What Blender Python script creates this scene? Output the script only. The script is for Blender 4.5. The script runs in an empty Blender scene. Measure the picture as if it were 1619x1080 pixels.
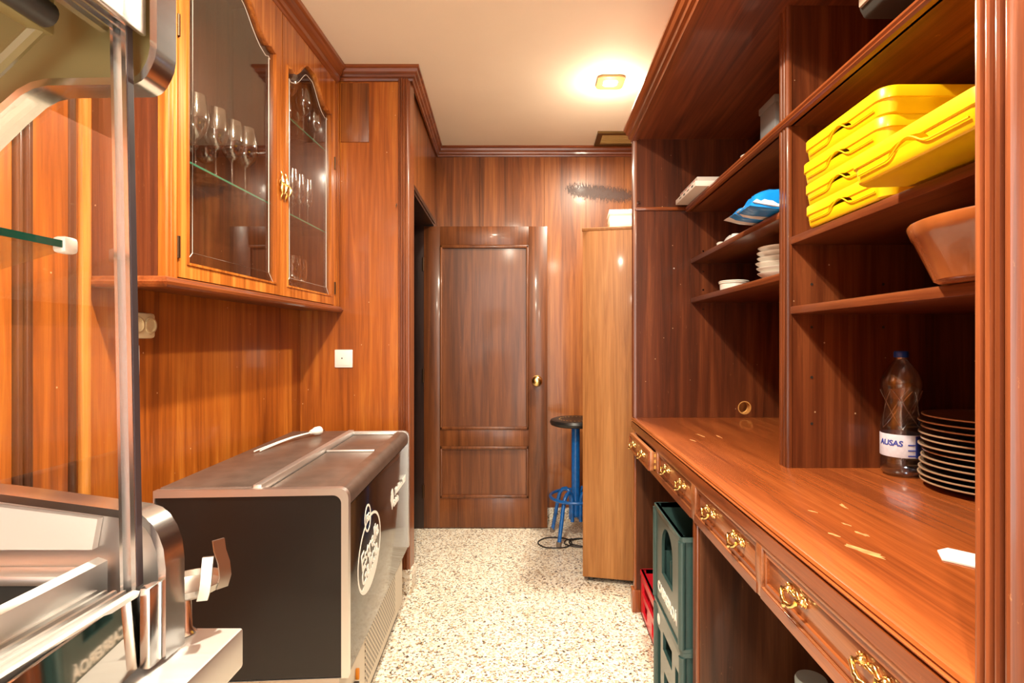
import bpy, bmesh, math, random
from mathutils import Vector, Matrix
random.seed(11)
R = math.radians
sc = bpy.context.scene
COL = sc.collection

# ------------------------------------------------------------------ camera, world, lights, exposure
F = 850.0                      # focal length in pixels of the 1619 px wide frame
cam_d = bpy.data.cameras.new('camera')
cam = bpy.data.objects.new('camera', cam_d); COL.objects.link(cam)
cam_d.sensor_width = 36.0
cam_d.lens = F / 1619 * 36.0
cam_d.shift_x = -(848 - 809.5) / 1619
cam_d.clip_start = 0.02
cam.location = (0, 0, 1.26)
cam.rotation_euler = (R(90), 0, 0)
sc.camera = cam

world = bpy.data.worlds.new('world'); sc.world = world
world.use_nodes = True
wbg = world.node_tree.nodes['Background']
wbg.inputs['Color'].default_value = (1.0, 0.95, 0.86, 1)
wbg.inputs['Strength'].default_value = 3.5

sc.view_settings.view_transform = 'Standard'
sc.view_settings.look = 'None'
sc.view_settings.gamma = 1.0
sc.view_settings.use_curve_mapping = False
sc.view_settings.exposure = 0.88

CEIL = 2.63
# (x, y, watts) of the recessed ceiling lamps; first is in the picture, last two are unseen, added for brightness
LAMPS = [(0.389, 2.83, 29), (-0.26, 0.95, 44), (-0.40, -0.75, 34), (0.30, -1.9, 30)]
for i, (x, y, w) in enumerate(LAMPS):
    l = bpy.data.lights.new('lamp_light', 'AREA'); l.shape = 'DISK'; l.size = 0.075
    l.energy = w; l.color = (1.0, 0.90, 0.72); l.spread = R(172)
    o = bpy.data.objects.new('lamp_light', l); COL.objects.link(o)
    o.location = (x, y, CEIL - 0.022)
    p = bpy.data.lights.new('lamp_spill', 'POINT'); p.shadow_soft_size = 0.045; p.energy = w * 0.12; p.color = (1.0, 0.88, 0.66)
    o = bpy.data.objects.new('lamp_spill', p); COL.objects.link(o); o.location = (x, y, CEIL - 0.10)

# ------------------------------------------------------------------ helpers
ORG = {}
def tag(o, label=None, cat=None, group=None, kind=None):
    if label: o['label'] = label
    if cat: o['category'] = cat
    if group: o['group'] = group
    if kind: o['kind'] = kind
    return o
def thing(name, label, cat, loc=(0, 0, 0), rotz=0, group=None, local=False, rot=None):
    o = bpy.data.objects.new(name, None); COL.objects.link(o)
    o.empty_display_size = 0.05
    o.location = loc; o.rotation_euler = rot if rot else (0, 0, rotz)
    ORG[o.name] = Vector((0, 0, 0)) if local else Vector(loc)
    return tag(o, label, cat, group)
def copy_tree(o, parent=None):
    c = o.copy(); COL.objects.link(c); c.parent = parent
    ORG[c.name] = ORG.get(o.name, Vector())
    for ch in [k for k in list(bpy.data.objects) if k.parent == o]:
        copy_tree(ch, c)
    return c

class MB:
    def __init__(s): s.bm = bmesh.new()
    def _merge(s, tmp):
        me = bpy.data.meshes.new('t'); tmp.to_mesh(me); tmp.free()
        s.bm.from_mesh(me); bpy.data.meshes.remove(me)
    def box(s, x0, x1, y0, y1, z0, z1, bev=0.0, seg=2, rot=None):
        t = bmesh.new(); bmesh.ops.create_cube(t, size=1)
        for v in t.verts:
            v.co = Vector(((x0+x1)/2 + v.co.x*(x1-x0), (y0+y1)/2 + v.co.y*(y1-y0), (z0+z1)/2 + v.co.z*(z1-z0)))
        if bev > 0:
            bmesh.ops.bevel(t, geom=list(t.edges), offset=min(bev, .45*min(abs(x1-x0), abs(y1-y0), abs(z1-z0))), segments=seg, affect='EDGES', profile=.5)
        if rot is not None: bmesh.ops.transform(t, matrix=rot, verts=t.verts)
        s._merge(t); return s
    def prism(s, poly, axis, a, b, bev=0.0):
        """poly of 2D points: axis 'Y': (x,z), 'Z': (x,y), 'X': (y,z); extruded from a to b"""
        t = bmesh.new()
        def P(p, h):
            return {'Y': (p[0], h, p[1]), 'Z': (p[0], p[1], h), 'X': (h, p[0], p[1])}[axis]
        A = [t.verts.new(P(p, a)) for p in poly]; B = [t.verts.new(P(p, b)) for p in poly]
        n = len(poly)
        t.faces.new(A); t.faces.new(list(reversed(B)))
        for i in range(n):
            t.faces.new((A[i], A[(i+1) % n], B[(i+1) % n], B[i]))
        bmesh.ops.recalc_face_normals(t, faces=t.faces)
        if bev: bmesh.ops.bevel(t, geom=list(t.edges), offset=bev, segments=2, affect='EDGES', profile=.5)
        s._merge(t); return s
    def ring(s, outer, inner, axis, a, b):
        """plate with a hole: outer and inner 2D loops of the same length"""
        t = bmesh.new()
        def P(p, h):
            return {'Y': (p[0], h, p[1]), 'Z': (p[0], p[1], h), 'X': (h, p[0], p[1])}[axis]
        L = [[t.verts.new(P(p, h)) for p in poly] for poly in (outer, inner) for h in (a, b)]
        oa, ob, ia, ib = L; n = len(outer)
        for i in range(n):
            j = (i+1) % n
            t.faces.new((oa[i], oa[j], ob[j], ob[i])); t.faces.new((ia[i], ib[i], ib[j], ia[j]))
            t.faces.new((oa[i], ia[i], ia[j], oa[j])); t.faces.new((ob[i], ob[j], ib[j], ib[i]))
        bmesh.ops.recalc_face_normals(t, faces=t.faces)
        s._merge(t); return s
    def lathe(s, prof, c=(0, 0, 0), seg=32, caps=True, mtx=None):
        t = bmesh.new(); rings = []
        for r, z in prof:
            if r < 1e-6: rings.append([t.verts.new((0, 0, z))])
            else: rings.append([t.verts.new((r*math.cos(2*math.pi*k/seg), r*math.sin(2*math.pi*k/seg), z)) for k in range(seg)])
        for a, b in zip(rings, rings[1:]):
            for k in range(seg):
                j = (k+1) % seg
                if len(a) == 1 and len(b) == 1: continue
                if len(a) == 1: t.faces.new((a[0], b[j], b[k]))
                elif len(b) == 1: t.faces.new((a[k], a[j], b[0]))
                else: t.faces.new((a[k], a[j], b[j], b[k]))
        bmesh.ops.recalc_face_normals(t, faces=t.faces)
        if mtx is not None: bmesh.ops.transform(t, matrix=mtx, verts=t.verts)
        bmesh.ops.translate(t, vec=Vector(c), verts=t.verts)
        s._merge(t); return s
    def tube(s, pts, r, seg=10, closed=False, flat=None):
        pts = [Vector(p) for p in pts]; n = len(pts); t = bmesh.new(); rings = []
        up = None
        for i, p in enumerate(pts):
            if closed: d = pts[(i+1) % n] - pts[i-1]
            else: d = pts[min(i+1, n-1)] - pts[max(i-1, 0)]
            d.normalize()
            if up is None:
                up = Vector((0, 0, 1)) if abs(d.z) < .9 else Vector((1, 0, 0))
            side = d.cross(up); side.normalize(); up = side.cross(d); up.normalize()
            rr = r[i] if isinstance(r, (list, tuple)) else r
            ra, rb = (rr, rr) if flat is None else (rr, rr*flat)
            rings.append([t.verts.new(p + side*ra*math.cos(2*math.pi*k/seg) + up*rb*math.sin(2*math.pi*k/seg)) for k in range(seg)])
        m = n if closed else n-1
        for i in range(m):
            a, b = rings[i], rings[(i+1) % n]
            for k in range(seg):
                j = (k+1) % seg
                t.faces.new((a[k], a[j], b[j], b[k]))
        if not closed:
            t.faces.new(rings[0]); t.faces.new(rings[-1])
        bmesh.ops.recalc_face_normals(t, faces=t.faces)
        s._merge(t); return s
    def sweep(s, prof, path):
        """moulding: profile of (out, z) carried along a plan polyline (x, y), out = left-hand side of travel"""
        t = bmesh.new(); n = len(path); rings = []
        for i in range(n):
            p = Vector(path[i])
            def nrm(a, b):
                d = Vector(b) - Vector(a); d.normalize(); return Vector((-d.y, d.x))
            if i == 0: m = nrm(path[0], path[1])
            elif i == n-1: m = nrm(path[-2], path[-1])
            else:
                n1, n2 = nrm(path[i-1], path[i]), nrm(path[i], path[i+1]); m = (n1+n2)/(1+n1.dot(n2))
            rings.append([t.verts.new((p.x+m.x*o, p.y+m.y*o, z)) for o, z in prof])
        k = len(prof)
        for a, b in zip(rings, rings[1:]):
            for q in range(k):
                t.faces.new((a[q], a[(q+1) % k], b[(q+1) % k], b[q]))
        t.faces.new(rings[0]); t.faces.new(list(reversed(rings[-1])))
        bmesh.ops.recalc_face_normals(t, faces=t.faces)
        s._merge(t); return s
    def faces(s, verts, faces):
        t = bmesh.new(); V = [t.verts.new(v) for v in verts]
        for f in faces: t.faces.new([V[i] for i in f])
        bmesh.ops.recalc_face_normals(t, faces=t.faces)
        s._merge(t); return s
    def loft(s, sections, cap0=True, cap1=True):
        t = bmesh.new(); L = [[t.verts.new(p) for p in sec] for sec in sections]; n = len(L[0])
        for a, b in zip(L, L[1:]):
            for k in range(n):
                t.faces.new((a[k], a[(k+1) % n], b[(k+1) % n], b[k]))
        if cap0: t.faces.new(L[0])
        if cap1: t.faces.new(L[-1])
        bmesh.ops.recalc_face_normals(t, faces=t.faces)
        s._merge(t); return s
    def mesh(s, me, mtx=None):
        t = bmesh.new(); t.from_mesh(me)
        if mtx is not None: bmesh.ops.transform(t, matrix=mtx, verts=t.verts)
        s._merge(t); return s
    def build(s, name, mat, parent=None, kind=None, smooth=40, label=None, loc=None):
        org = Vector()
        if parent is not None: org = ORG[parent.name]
        elif loc is not None: org = Vector(loc)
        bmesh.ops.translate(s.bm, vec=-org, verts=s.bm.verts)
        me = bpy.data.meshes.new(name); s.bm.to_mesh(me); s.bm.free()
        mats = mat if isinstance(mat, (list, tuple)) else [mat]
        for m in mats: me.materials.append(m)
        if smooth:
            me.polygons.foreach_set('use_smooth', [True]*len(me.polygons))
            me.set_sharp_from_angle(angle=R(smooth))
        o = bpy.data.objects.new(name, me); COL.objects.link(o)
        if parent is not None: o.parent = parent
        elif loc is not None: o.location = org
        ORG[o.name] = org
        if kind: o['kind'] = kind
        if label: o['label'] = label
        return o

def text_mesh(body, size, offset=0.0, align='CENTER', shear=0.0, extrude=0.0006):
    cu = bpy.data.curves.new('t', 'FONT'); cu.body = body; cu.size = size; cu.align_x = align; cu.align_y = 'CENTER'
    cu.offset = offset; cu.shear = shear; cu.extrude = extrude; cu.resolution_u = 4
    o = bpy.data.objects.new('t', cu); COL.objects.link(o)
    bpy.context.view_layer.update()
    dg = bpy.context.evaluated_depsgraph_get()
    me = bpy.data.meshes.new_from_object(o.evaluated_get(dg))
    bpy.data.objects.remove(o); bpy.data.curves.remove(cu)
    return me
def rrect(x0, x1, y0, y1, r, seg=5):
    out = []
    for cx, cy, a in ((x1-r, y1-r, 0), (x0+r, y1-r, 90), (x0+r, y0+r, 180), (x1-r, y0+r, 270)):
        for k in range(seg+1):
            t = R(a + 90*k/seg); out.append((cx+r*math.cos(t), cy+r*math.sin(t)))
    return out
def arc(cx, cy, r, a0, a1, n=8, ry=None):
    return [(cx+r*math.cos(R(a0+(a1-a0)*k/n)), cy+(ry or r)*math.sin(R(a0+(a1-a0)*k/n))) for k in range(n+1)]
def inset_poly(poly, d):
    """move every edge of a closed 2D polygon inward by d"""
    n = len(poly); area = sum(poly[i][0]*poly[(i+1) % n][1]-poly[(i+1) % n][0]*poly[i][1] for i in range(n))
    sg = 1 if area > 0 else -1; out = []
    for i in range(n):
        a, b, c = Vector(poly[i-1]), Vector(poly[i]), Vector(poly[(i+1) % n])
        d1 = (b-a).normalized(); d2 = (c-b).normalized()
        n1 = Vector((-d1.y, d1.x))*sg; n2 = Vector((-d2.y, d2.x))*sg
        m = (n1+n2)/max(.3, 1+n1.dot(n2)); out.append(tuple(b+m*d))
    return out

# ------------------------------------------------------------------ materials
def new_mat(name):
    m = bpy.data.materials.new(name); m.use_nodes = True
    nt = m.node_tree; b = nt.nodes['Principled BSDF']
    return m, nt, b
def srgb(r, g, b):
    f = lambda c: (c/255/12.92) if c/255 <= .04045 else ((c/255+.055)/1.055)**2.4
    return (f(r), f(g), f(b), 1)
def plain(name, col, rough=.4, metal=0.0, coat=0.0, noise=0.0, nscale=30, spec=.5, bump=0.0):
    m, nt, b = new_mat(name)
    b.inputs['Base Color'].default_value = col; b.inputs['Roughness'].default_value = rough
    b.inputs['Metallic'].default_value = metal; b.inputs['Coat Weight'].default_value = coat
    b.inputs['Coat Roughness'].default_value = .08; b.inputs['Specular IOR Level'].default_value = spec
    if noise or bump:
        tc = nt.nodes.new('ShaderNodeTexCoord'); nz = nt.nodes.new('ShaderNodeTexNoise')
        nz.inputs['Scale'].default_value = nscale; nz.inputs['Detail'].default_value = 6
        nt.links.new(tc.outputs['Object'], nz.inputs['Vector'])
        if noise:
            mx = nt.nodes.new('ShaderNodeMix'); mx.data_type = 'RGBA'; mx.blend_type = 'MULTIPLY'
            rp = nt.nodes.new('ShaderNodeMapRange'); rp.inputs['From Min'].default_value = .35; rp.inputs['From Max'].default_value = .65
            rp.inputs['To Min'].default_value = 1-noise; rp.inputs['To Max'].default_value = 1
            nt.links.new(nz.outputs['Fac'], rp.inputs['Value'])
            mx.inputs[0].default_value = 1; mx.inputs[6].default_value = col
            nt.links.new(rp.outputs['Result'], mx.inputs[7]); nt.links.new(mx.outputs[2], b.inputs['Base Color'])
        if bump:
            bp = nt.nodes.new('ShaderNodeBump'); bp.inputs['Strength'].default_value = bump; bp.inputs['Distance'].default_value = .01
            nt.links.new(nz.outputs['Fac'], bp.inputs['Height']); nt.links.new(bp.outputs['Normal'], b.inputs['Normal'])
    return m
def wood(name, dark, mid, light, axis='Z', rough=.32, coat=.35, wear=0.0, wear_col=(230, 170, 110), figure=1.0, dust=0.0, patch=0.0):
    m, nt, b = new_mat(name); N = nt.nodes.new; L = nt.links.new
    tc = N('ShaderNodeTexCoord'); oi = N('ShaderNodeObjectInfo')
    mul = N('ShaderNodeMath'); mul.operation = 'MULTIPLY'; mul.inputs[1].default_value = 9.0; L(oi.outputs['Random'], mul.inputs[0])
    add = N('ShaderNodeVectorMath'); add.operation = 'ADD'; L(tc.outputs['Object'], add.inputs[0]); L(mul.outputs[0], add.inputs[1])
    def mapped(cross, along):
        mp = N('ShaderNodeMapping'); s = [cross]*3; s['XYZ'.index(axis)] = along
        mp.inputs['Scale'].default_value = s; L(add.outputs[0], mp.inputs['Vector']); return mp
    n1 = N('ShaderNodeTexNoise'); n1.inputs['Scale'].default_value = 1; n1.inputs['Detail'].default_value = 7; n1.inputs['Roughness'].default_value = .62
    n1.inputs['Distortion'].default_value = .8*figure; L(mapped(26, 1.1).outputs[0], n1.inputs['Vector'])
    n2 = N('ShaderNodeTexNoise'); n2.inputs['Scale'].default_value = 1; n2.inputs['Detail'].default_value = 3; L(mapped(5.0, .25).outputs[0], n2.inputs['Vector'])
    n3 = N('ShaderNodeTexNoise'); n3.inputs['Scale'].default_value = 1; n3.inputs['Detail'].default_value = 4; L(mapped(240, 6).outputs[0], n3.inputs['Vector'])
    a1 = N('ShaderNodeMath'); a1.operation = 'MULTIPLY_ADD'; L(n2.outputs['Fac'], a1.inputs[0]); a1.inputs[1].default_value = .75; L(n1.outputs['Fac'], a1.inputs[2])
    rp = N('ShaderNodeValToRGB'); e = rp.color_ramp.elements
    e[0].position = .58; e[0].color = srgb(*dark); e[1].position = 1.16; e[1].color = srgb(*light)
    e[1].position = 1.0; mid_e = e.new(.80); mid_e.color = srgb(*mid)
    sub = N('ShaderNodeMath'); sub.operation = 'MULTIPLY_ADD'; sub.inputs[1].default_value = .93; sub.inputs[2].default_value = -.01
    L(a1.outputs[0], sub.inputs[0]); L(sub.outputs[0], rp.inputs['Fac'])
    pr = N('ShaderNodeMapRange'); pr.inputs['From Min'].default_value = .3; pr.inputs['From Max'].default_value = .7
    pr.inputs['To Min'].default_value = .82; pr.inputs['To Max'].default_value = 1.06; L(n3.outputs['Fac'], pr.inputs['Value'])
    mx = N('ShaderNodeMix'); mx.data_type = 'RGBA'; mx.blend_type = 'MULTIPLY'; mx.inputs[0].default_value = 1
    L(rp.outputs['Color'], mx.inputs[6]); L(pr.outputs['Result'], mx.inputs[7])
    out = mx.outputs[2]; rough_out = None
    def overlay(src, lo, hi, colr, amt):
        nonlocal out
        mr = N('ShaderNodeMapRange'); mr.inputs['From Min'].default_value = lo; mr.inputs['From Max'].default_value = hi
        mr.inputs['To Max'].default_value = amt; L(src, mr.inputs['Value'])
        q = N('ShaderNodeMix'); q.data_type = 'RGBA'; L(mr.outputs['Result'], q.inputs[0]); L(out, q.inputs[6]); q.inputs[7].default_value = srgb(*colr); out = q.outputs[2]
        return mr.outputs['Result']
    if wear:
        n4 = N('ShaderNodeTexNoise'); n4.inputs['Scale'].default_value = 1; n4.inputs['Detail'].default_value = 5; n4.inputs['Roughness'].default_value = .7
        L(mapped(90, 30).outputs[0], n4.inputs['Vector']); overlay(n4.outputs['Fac'], .66, .74, wear_col, wear)
    if dust:
        n5 = N('ShaderNodeTexVoronoi'); n5.inputs['Scale'].default_value = 1; n5.inputs['Randomness'].default_value = 1
        L(mapped(17, 17).outputs[0], n5.inputs['Vector']); overlay(n5.outputs['Distance'], .045, .03, (235, 200, 160), dust)
    if patch:
        n6 = N('ShaderNodeTexNoise'); n6.inputs['Scale'].default_value = 1; n6.inputs['Detail'].default_value = 8; n6.inputs['Roughness'].default_value = .75
        L(mapped(6, 3).outputs[0], n6.inputs['Vector']); overlay(n6.outputs['Fac'], .60, .72, wear_col, patch)
    L(out, b.inputs['Base Color'])
    b.inputs['Roughness'].default_value = rough; b.inputs['Coat Weight'].default_value = coat; b.inputs['Coat Roughness'].default_value = .10
    b.inputs['Specular IOR Level'].default_value = .35
    bp = N('ShaderNodeBump'); bp.inputs['Strength'].default_value = .06; bp.inputs['Distance'].default_value = .004
    L(n3.outputs['Fac'], bp.inputs['Height']); L(bp.outputs['Normal'], b.inputs['Normal'])
    return m
def glassy(name, tint=(1, 1, 1, 1), ior=1.45, rough=.02, base=.03, gain=1.0):
    m = bpy.data.materials.new(name); m.use_nodes = True; nt = m.node_tree; nt.nodes.clear(); N = nt.nodes.new; L = nt.links.new
    out = N('ShaderNodeOutputMaterial'); tr = N('ShaderNodeBsdfTransparent'); gl = N('ShaderNodeBsdfGlossy'); mx = N('ShaderNodeMixShader'); fr = N('ShaderNodeFresnel')
    tr.inputs['Color'].default_value = tint; gl.inputs['Roughness'].default_value = rough; fr.inputs['IOR'].default_value = ior
    ma = N('ShaderNodeMath'); ma.operation = 'MULTIPLY_ADD'; ma.use_clamp = True; ma.inputs[1].default_value = gain; ma.inputs[2].default_value = base
    ge = N('ShaderNodeNewGeometry'); io = N('ShaderNodeMapRange'); io.inputs['To Min'].default_value = ior; io.inputs['To Max'].default_value = 1/ior
    L(ge.outputs['Backfacing'], io.inputs['Value']); L(io.outputs['Result'], fr.inputs['IOR'])
    L(fr.outputs[0], ma.inputs[0]); L(ma.outputs[0], mx.inputs[0]); L(tr.outputs[0], mx.inputs[1]); L(gl.outputs[0], mx.inputs[2]); L(mx.outputs[0], out.inputs['Surface'])
    return m
def steel_mat(name, col, rough, brush='Y', amt=.07):
    m, nt, b = new_mat(name); N = nt.nodes.new; L = nt.links.new
    tc = N('ShaderNodeTexCoord'); mp = N('ShaderNodeMapping'); s = [90]*3; s['XYZ'.index(brush)] = 1.5; mp.inputs['Scale'].default_value = s
    nz = N('ShaderNodeTexNoise'); nz.inputs['Scale'].default_value = 3; nz.inputs['Detail'].default_value = 3
    L(tc.outputs['Object'], mp.inputs['Vector']); L(mp.outputs[0], nz.inputs['Vector'])
    mr = N('ShaderNodeMapRange'); mr.inputs['To Min'].default_value = rough*(1-amt); mr.inputs['To Max'].default_value = rough*(1+amt)
    L(nz.outputs['Fac'], mr.inputs['Value']); L(mr.outputs['Result'], b.inputs['Roughness'])
    b.inputs['Base Color'].default_value = col; b.inputs['Metallic'].default_value = 1
    return m

W_PANEL = wood('sapele_panel', (124, 58, 14), (168, 88, 26), (194, 116, 42), 'Z', rough=.34, coat=.25, dust=.7)
W_BACK = wood('sapele_back', (86, 44, 18), (134, 74, 32), (166, 100, 48), 'Z', rough=.36, coat=.22)
W_DOOR = wood('door_veneer', (70, 36, 16), (104, 56, 26), (128, 73, 36), 'Z', rough=.36, coat=.2, wear=.12)
W_CAB = wood('cabinet_frame', (128, 62, 18), (182, 102, 36), (214, 140, 62), 'Z', rough=.24, coat=.5, wear=.1)
W_CABY = wood('cabinet_rail', (128, 62, 18), (182, 102, 36), (214, 140, 62), 'Y', rough=.24, coat=.5, wear=.1)
W_TRIM = wood('moulding_x', (84, 39, 18), (128, 64, 29), (160, 90, 46), 'X', rough=.3, coat=.4, wear=.15)
W_TRIMY = wood('moulding_y', (84, 39, 18), (128, 64, 29), (160, 90, 46), 'Y', rough=.3, coat=.4, wear=.2)
W_TRIMZ = wood('moulding_z', (78, 37, 18), (120, 61, 29), (152, 87, 46), 'Z', rough=.3, coat=.4, wear=.35)
W_DARK = wood('mahogany_side', (60, 27, 13), (94, 45, 22), (122, 65, 34), 'Z', rough=.36, coat=.2, wear=.12, dust=.5)
W_SHELF = wood('mahogany_shelf', (66, 30, 15), (102, 50, 26), (130, 71, 38), 'Y', rough=.3, coat=.35, wear=.3)
W_SOFFIT = wood('mahogany_soffit', (64, 26, 16), (112, 53, 28), (138, 71, 40), 'Y', rough=.42, coat=.2)
W_TOP = wood('mahogany_top', (118, 56, 25), (150, 76, 34), (174, 97, 48), 'Y', rough=.27, coat=.45)
W_FRAME = wood('drawer_frame', (104, 54, 28), (144, 86, 50), (172, 112, 72), 'Y', rough=.3, coat=.4, wear=.15)
W_POST = wood('fluted_post', (104, 52, 28), (152, 84, 48), (186, 114, 70), 'Z', rough=.28, coat=.4, wear=.35, wear_col=(240, 180, 120))
W_OAK = wood('oak_laminate', (136, 84, 38), (156, 102, 52), (172, 118, 66), 'Z', rough=.5, coat=.05, figure=2.2)
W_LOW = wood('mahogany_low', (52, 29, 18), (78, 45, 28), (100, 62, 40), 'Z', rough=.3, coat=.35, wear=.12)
OLDH = plain('old_hinge', srgb(70, 48, 30), .4, .8)
DARKIN = plain('dark_gap', (.02, .014, .01, 1), .6)
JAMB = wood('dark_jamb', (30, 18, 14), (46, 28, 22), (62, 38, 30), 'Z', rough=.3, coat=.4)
STEEL = steel_mat('brushed_steel', (.82, .81, .79, 1), .36)
STEELP = steel_mat('polished_steel', (.80, .80, .79, 1), .22)
PRONG = steel_mat('dull_steel', (.46, .44, .41, 1), .30)
STEELB = steel_mat('worktop_steel', (.84, .83, .81, 1), .42, 'X')
MIRROR = steel_mat('mirror_steel', (.70, .66, .60, 1), .035)
STEELD = plain('cooler_steel', srgb(126, 107, 97), .32, .55, noise=.25, nscale=18)
CREAMM = plain('cream_enamel', srgb(146, 136, 92), .35)
WHITEP = plain('white_liner', srgb(232, 230, 224), .3)
BLACKP = plain('black_side', srgb(20, 17, 16), .36, coat=.15, noise=.15)
BRONZE = plain('black_gloss_front', srgb(22, 17, 14), .16, coat=.5)
WHITE = plain('white_plastic', srgb(238, 234, 226), .35)
IVORY = plain('ivory_plastic', srgb(226, 208, 170), .4)
PRINT = plain('white_print', srgb(244, 240, 232), .5)
GREYP = plain('grey_plastic', srgb(120, 122, 124), .5)
DGREY = plain('dark_grey_plastic', srgb(58, 58, 56), .45)
LGREY = plain('pale_panel', srgb(216, 206, 188), .45)
BRASS = plain('brass', (.80, .56, .22, 1), .22, 1.0)
CHROME = plain('chrome', (.8, .78, .75, 1), .12, 1.0)
YELLOW = plain('yellow_plastic', srgb(232, 188, 8), .38, coat=.1, noise=.06, nscale=12)
TERRA = plain('glazed_terracotta', srgb(160, 90, 44), .25, coat=.7, noise=.3, nscale=9)
TEAL = plain('teal_plastic', srgb(46, 70, 68), .33, coat=.3, noise=.1)
RED = plain('red_plastic', srgb(206, 28, 44), .35, coat=.2)
BLUEP = plain('blue_paint', srgb(14, 96, 176), .32, coat=.3, noise=.25, nscale=40)
VINYL = plain('black_vinyl', srgb(30, 27, 26), .38, bump=.05)
CABLE = plain('black_cable', srgb(24, 22, 20), .5)
CERAM = plain('white_china', srgb(222, 218, 208), .22, coat=.4)
PLATE = plain('brown_plate', srgb(120, 96, 78), .28, coat=.4, noise=.15)
PLATE_RIM = plain('plate_rim', srgb(168, 138, 110), .3, coat=.3)
PAPER = plain('white_paper', srgb(244, 240, 236), .7)
BAGBLUE = plain('blue_film', srgb(20, 132, 214), .28, coat=.4, bump=.25)
BAGWHITE = plain('white_film', srgb(226, 224, 222), .32, coat=.3, bump=.25)
PRINTB = plain('blue_print', srgb(48, 64, 150), .5)
PRINTR = plain('red_print', srgb(196, 40, 44), .5)
CAPBLUE = plain('blue_cap', srgb(28, 72, 180), .35)
PALEBLUE = plain('pale_blue_plastic', srgb(168, 196, 206), .35)
ORANGEP = plain('orange_plastic', srgb(226, 140, 30), .4)
GLASS = glassy('pane_glass', (.96, .96, .95, 1), 1.5, .01, .05, 1.15)
GSHELF = glassy('shelf_glass', (.90, .95, .92, 1), 1.5, .01, .03, 1.0)
GEDGE = plain('glass_edge', srgb(60, 150, 118), .2, coat=.5)
GLINE = plain('bevel_glint', srgb(222, 212, 200), .2, coat=.5)  # pale tone painted for the glint along the glass bevel
CRYSTAL = glassy('crystal', (.96, .96, .96, 1), 1.55, .07, .22, 2.0)
PET = glassy('clear_bottle', (.88, .88, .90, 1), 1.45, .16, .16, 1.3)
WATER = glassy('water', (.78, .84, .90, 1), 1.33, .02, .02, .7)

def terrazzo(name):
    m, nt, b = new_mat(name); N = nt.nodes.new; L = nt.links.new
    tc = N('ShaderNodeTexCoord'); nz = N('ShaderNodeTexNoise'); nz.inputs['Scale'].default_value = 60; nz.inputs['Detail'].default_value = 3
    L(tc.outputs['Object'], nz.inputs['Vector'])
    sc_ = N('ShaderNodeVectorMath'); sc_.operation = 'SCALE'; sc_.inputs[3].default_value = .018; L(nz.outputs['Color'], sc_.inputs[0])
    ad = N('ShaderNodeVectorMath'); ad.operation = 'ADD'; L(tc.outputs['Object'], ad.inputs[0]); L(sc_.outputs[0], ad.inputs[1])
    v = N('ShaderNodeTexVoronoi'); v.inputs['Scale'].default_value = 140; L(ad.outputs[0], v.inputs['Vector'])
    sp = N('ShaderNodeSeparateColor'); L(v.outputs['Color'], sp.inputs[0])
    rp = N('ShaderNodeValToRGB'); rp.color_ramp.interpolation = 'CONSTANT'; e = rp.color_ramp.elements
    cols = [(0, (240, 232, 214)), (.30, (226, 212, 188)), (.47, (246, 240, 226)), (.66, (204, 178, 144)), (.76, (176, 164, 150)), (.85, (146, 118, 90)), (.92, (112, 96, 84)), (.965, (70, 60, 54))]
    e[0].position = 0; e[0].color = srgb(*cols[0][1]); e[1].position = cols[1][0]; e[1].color = srgb(*cols[1][1])
    for p, c in cols[2:]:
        k = e.new(p); k.color = srgb(*c)
    L(sp.outputs[0], rp.inputs['Fac'])
    mp = N('ShaderNodeMapping'); mp.inputs['Location'].default_value = (.04, .1, 0); L(tc.outputs['Object'], mp.inputs['Vector'])
    br = N('ShaderNodeTexBrick'); br.offset = 0; br.inputs['Scale'].default_value = 1; br.inputs['Brick Width'].default_value = .40; br.inputs['Row Height'].default_value = .40
    br.inputs['Mortar Size'].default_value = .0012; br.inputs['Mortar Smooth'].default_value = .2
    br.inputs['Color1'].default_value = (1, 1, 1, 1); br.inputs['Color2'].default_value = (.97, .96, .95, 1); br.inputs['Mortar'].default_value = (.6, .54, .46, 1)
    L(mp.outputs[0], br.inputs['Vector'])
    mx = N('ShaderNodeMix'); mx.data_type = 'RGBA'; mx.blend_type = 'MULTIPLY'; mx.inputs[0].default_value = 1
    L(rp.outputs['Color'], mx.inputs[6]); L(br.outputs['Color'], mx.inputs[7]); L(mx.outputs[2], b.inputs['Base Color'])
    b.inputs['Roughness'].default_value = .30; b.inputs['Coat Weight'].default_value = .15
    return m
TERRAZZO = terrazzo('terrazzo')
PLASTER = plain('ceiling_paint', srgb(250, 240, 220), .75, noise=.03, nscale=3)
def lamp_mat():
    m, nt, b = new_mat('lamp_glow'); b.inputs['Emission Color'].default_value = (1, .9, .74, 1); b.inputs['Emission Strength'].default_value = 14
    return m
GLOW = lamp_mat()
def perf_mat():
    m, nt, b = new_mat('perforated_sheet'); N = nt.nodes.new; L = nt.links.new
    tc = N('ShaderNodeTexCoord'); mp = N('ShaderNodeMapping'); mp.inputs['Scale'].default_value = (0, 1, 1); L(tc.outputs['Object'], mp.inputs['Vector'])
    v = N('ShaderNodeTexVoronoi'); v.inputs['Scale'].default_value = 62; v.inputs['Randomness'].default_value = 0
    mp.inputs['Rotation'].default_value = (R(45), 0, 0)
    L(mp.outputs[0], v.inputs['Vector'])
    rp = N('ShaderNodeValToRGB'); rp.color_ramp.interpolation = 'CONSTANT'; e = rp.color_ramp.elements
    e[0].color = srgb(70, 60, 48); e[1].position = .34; e[1].color = srgb(214, 204, 186)
    L(v.outputs['Distance'], rp.inputs['Fac']); L(rp.outputs['Color'], b.inputs['Base Color']); b.inputs['Roughness'].default_value = .45
    return m
PERF = perf_mat()
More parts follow.
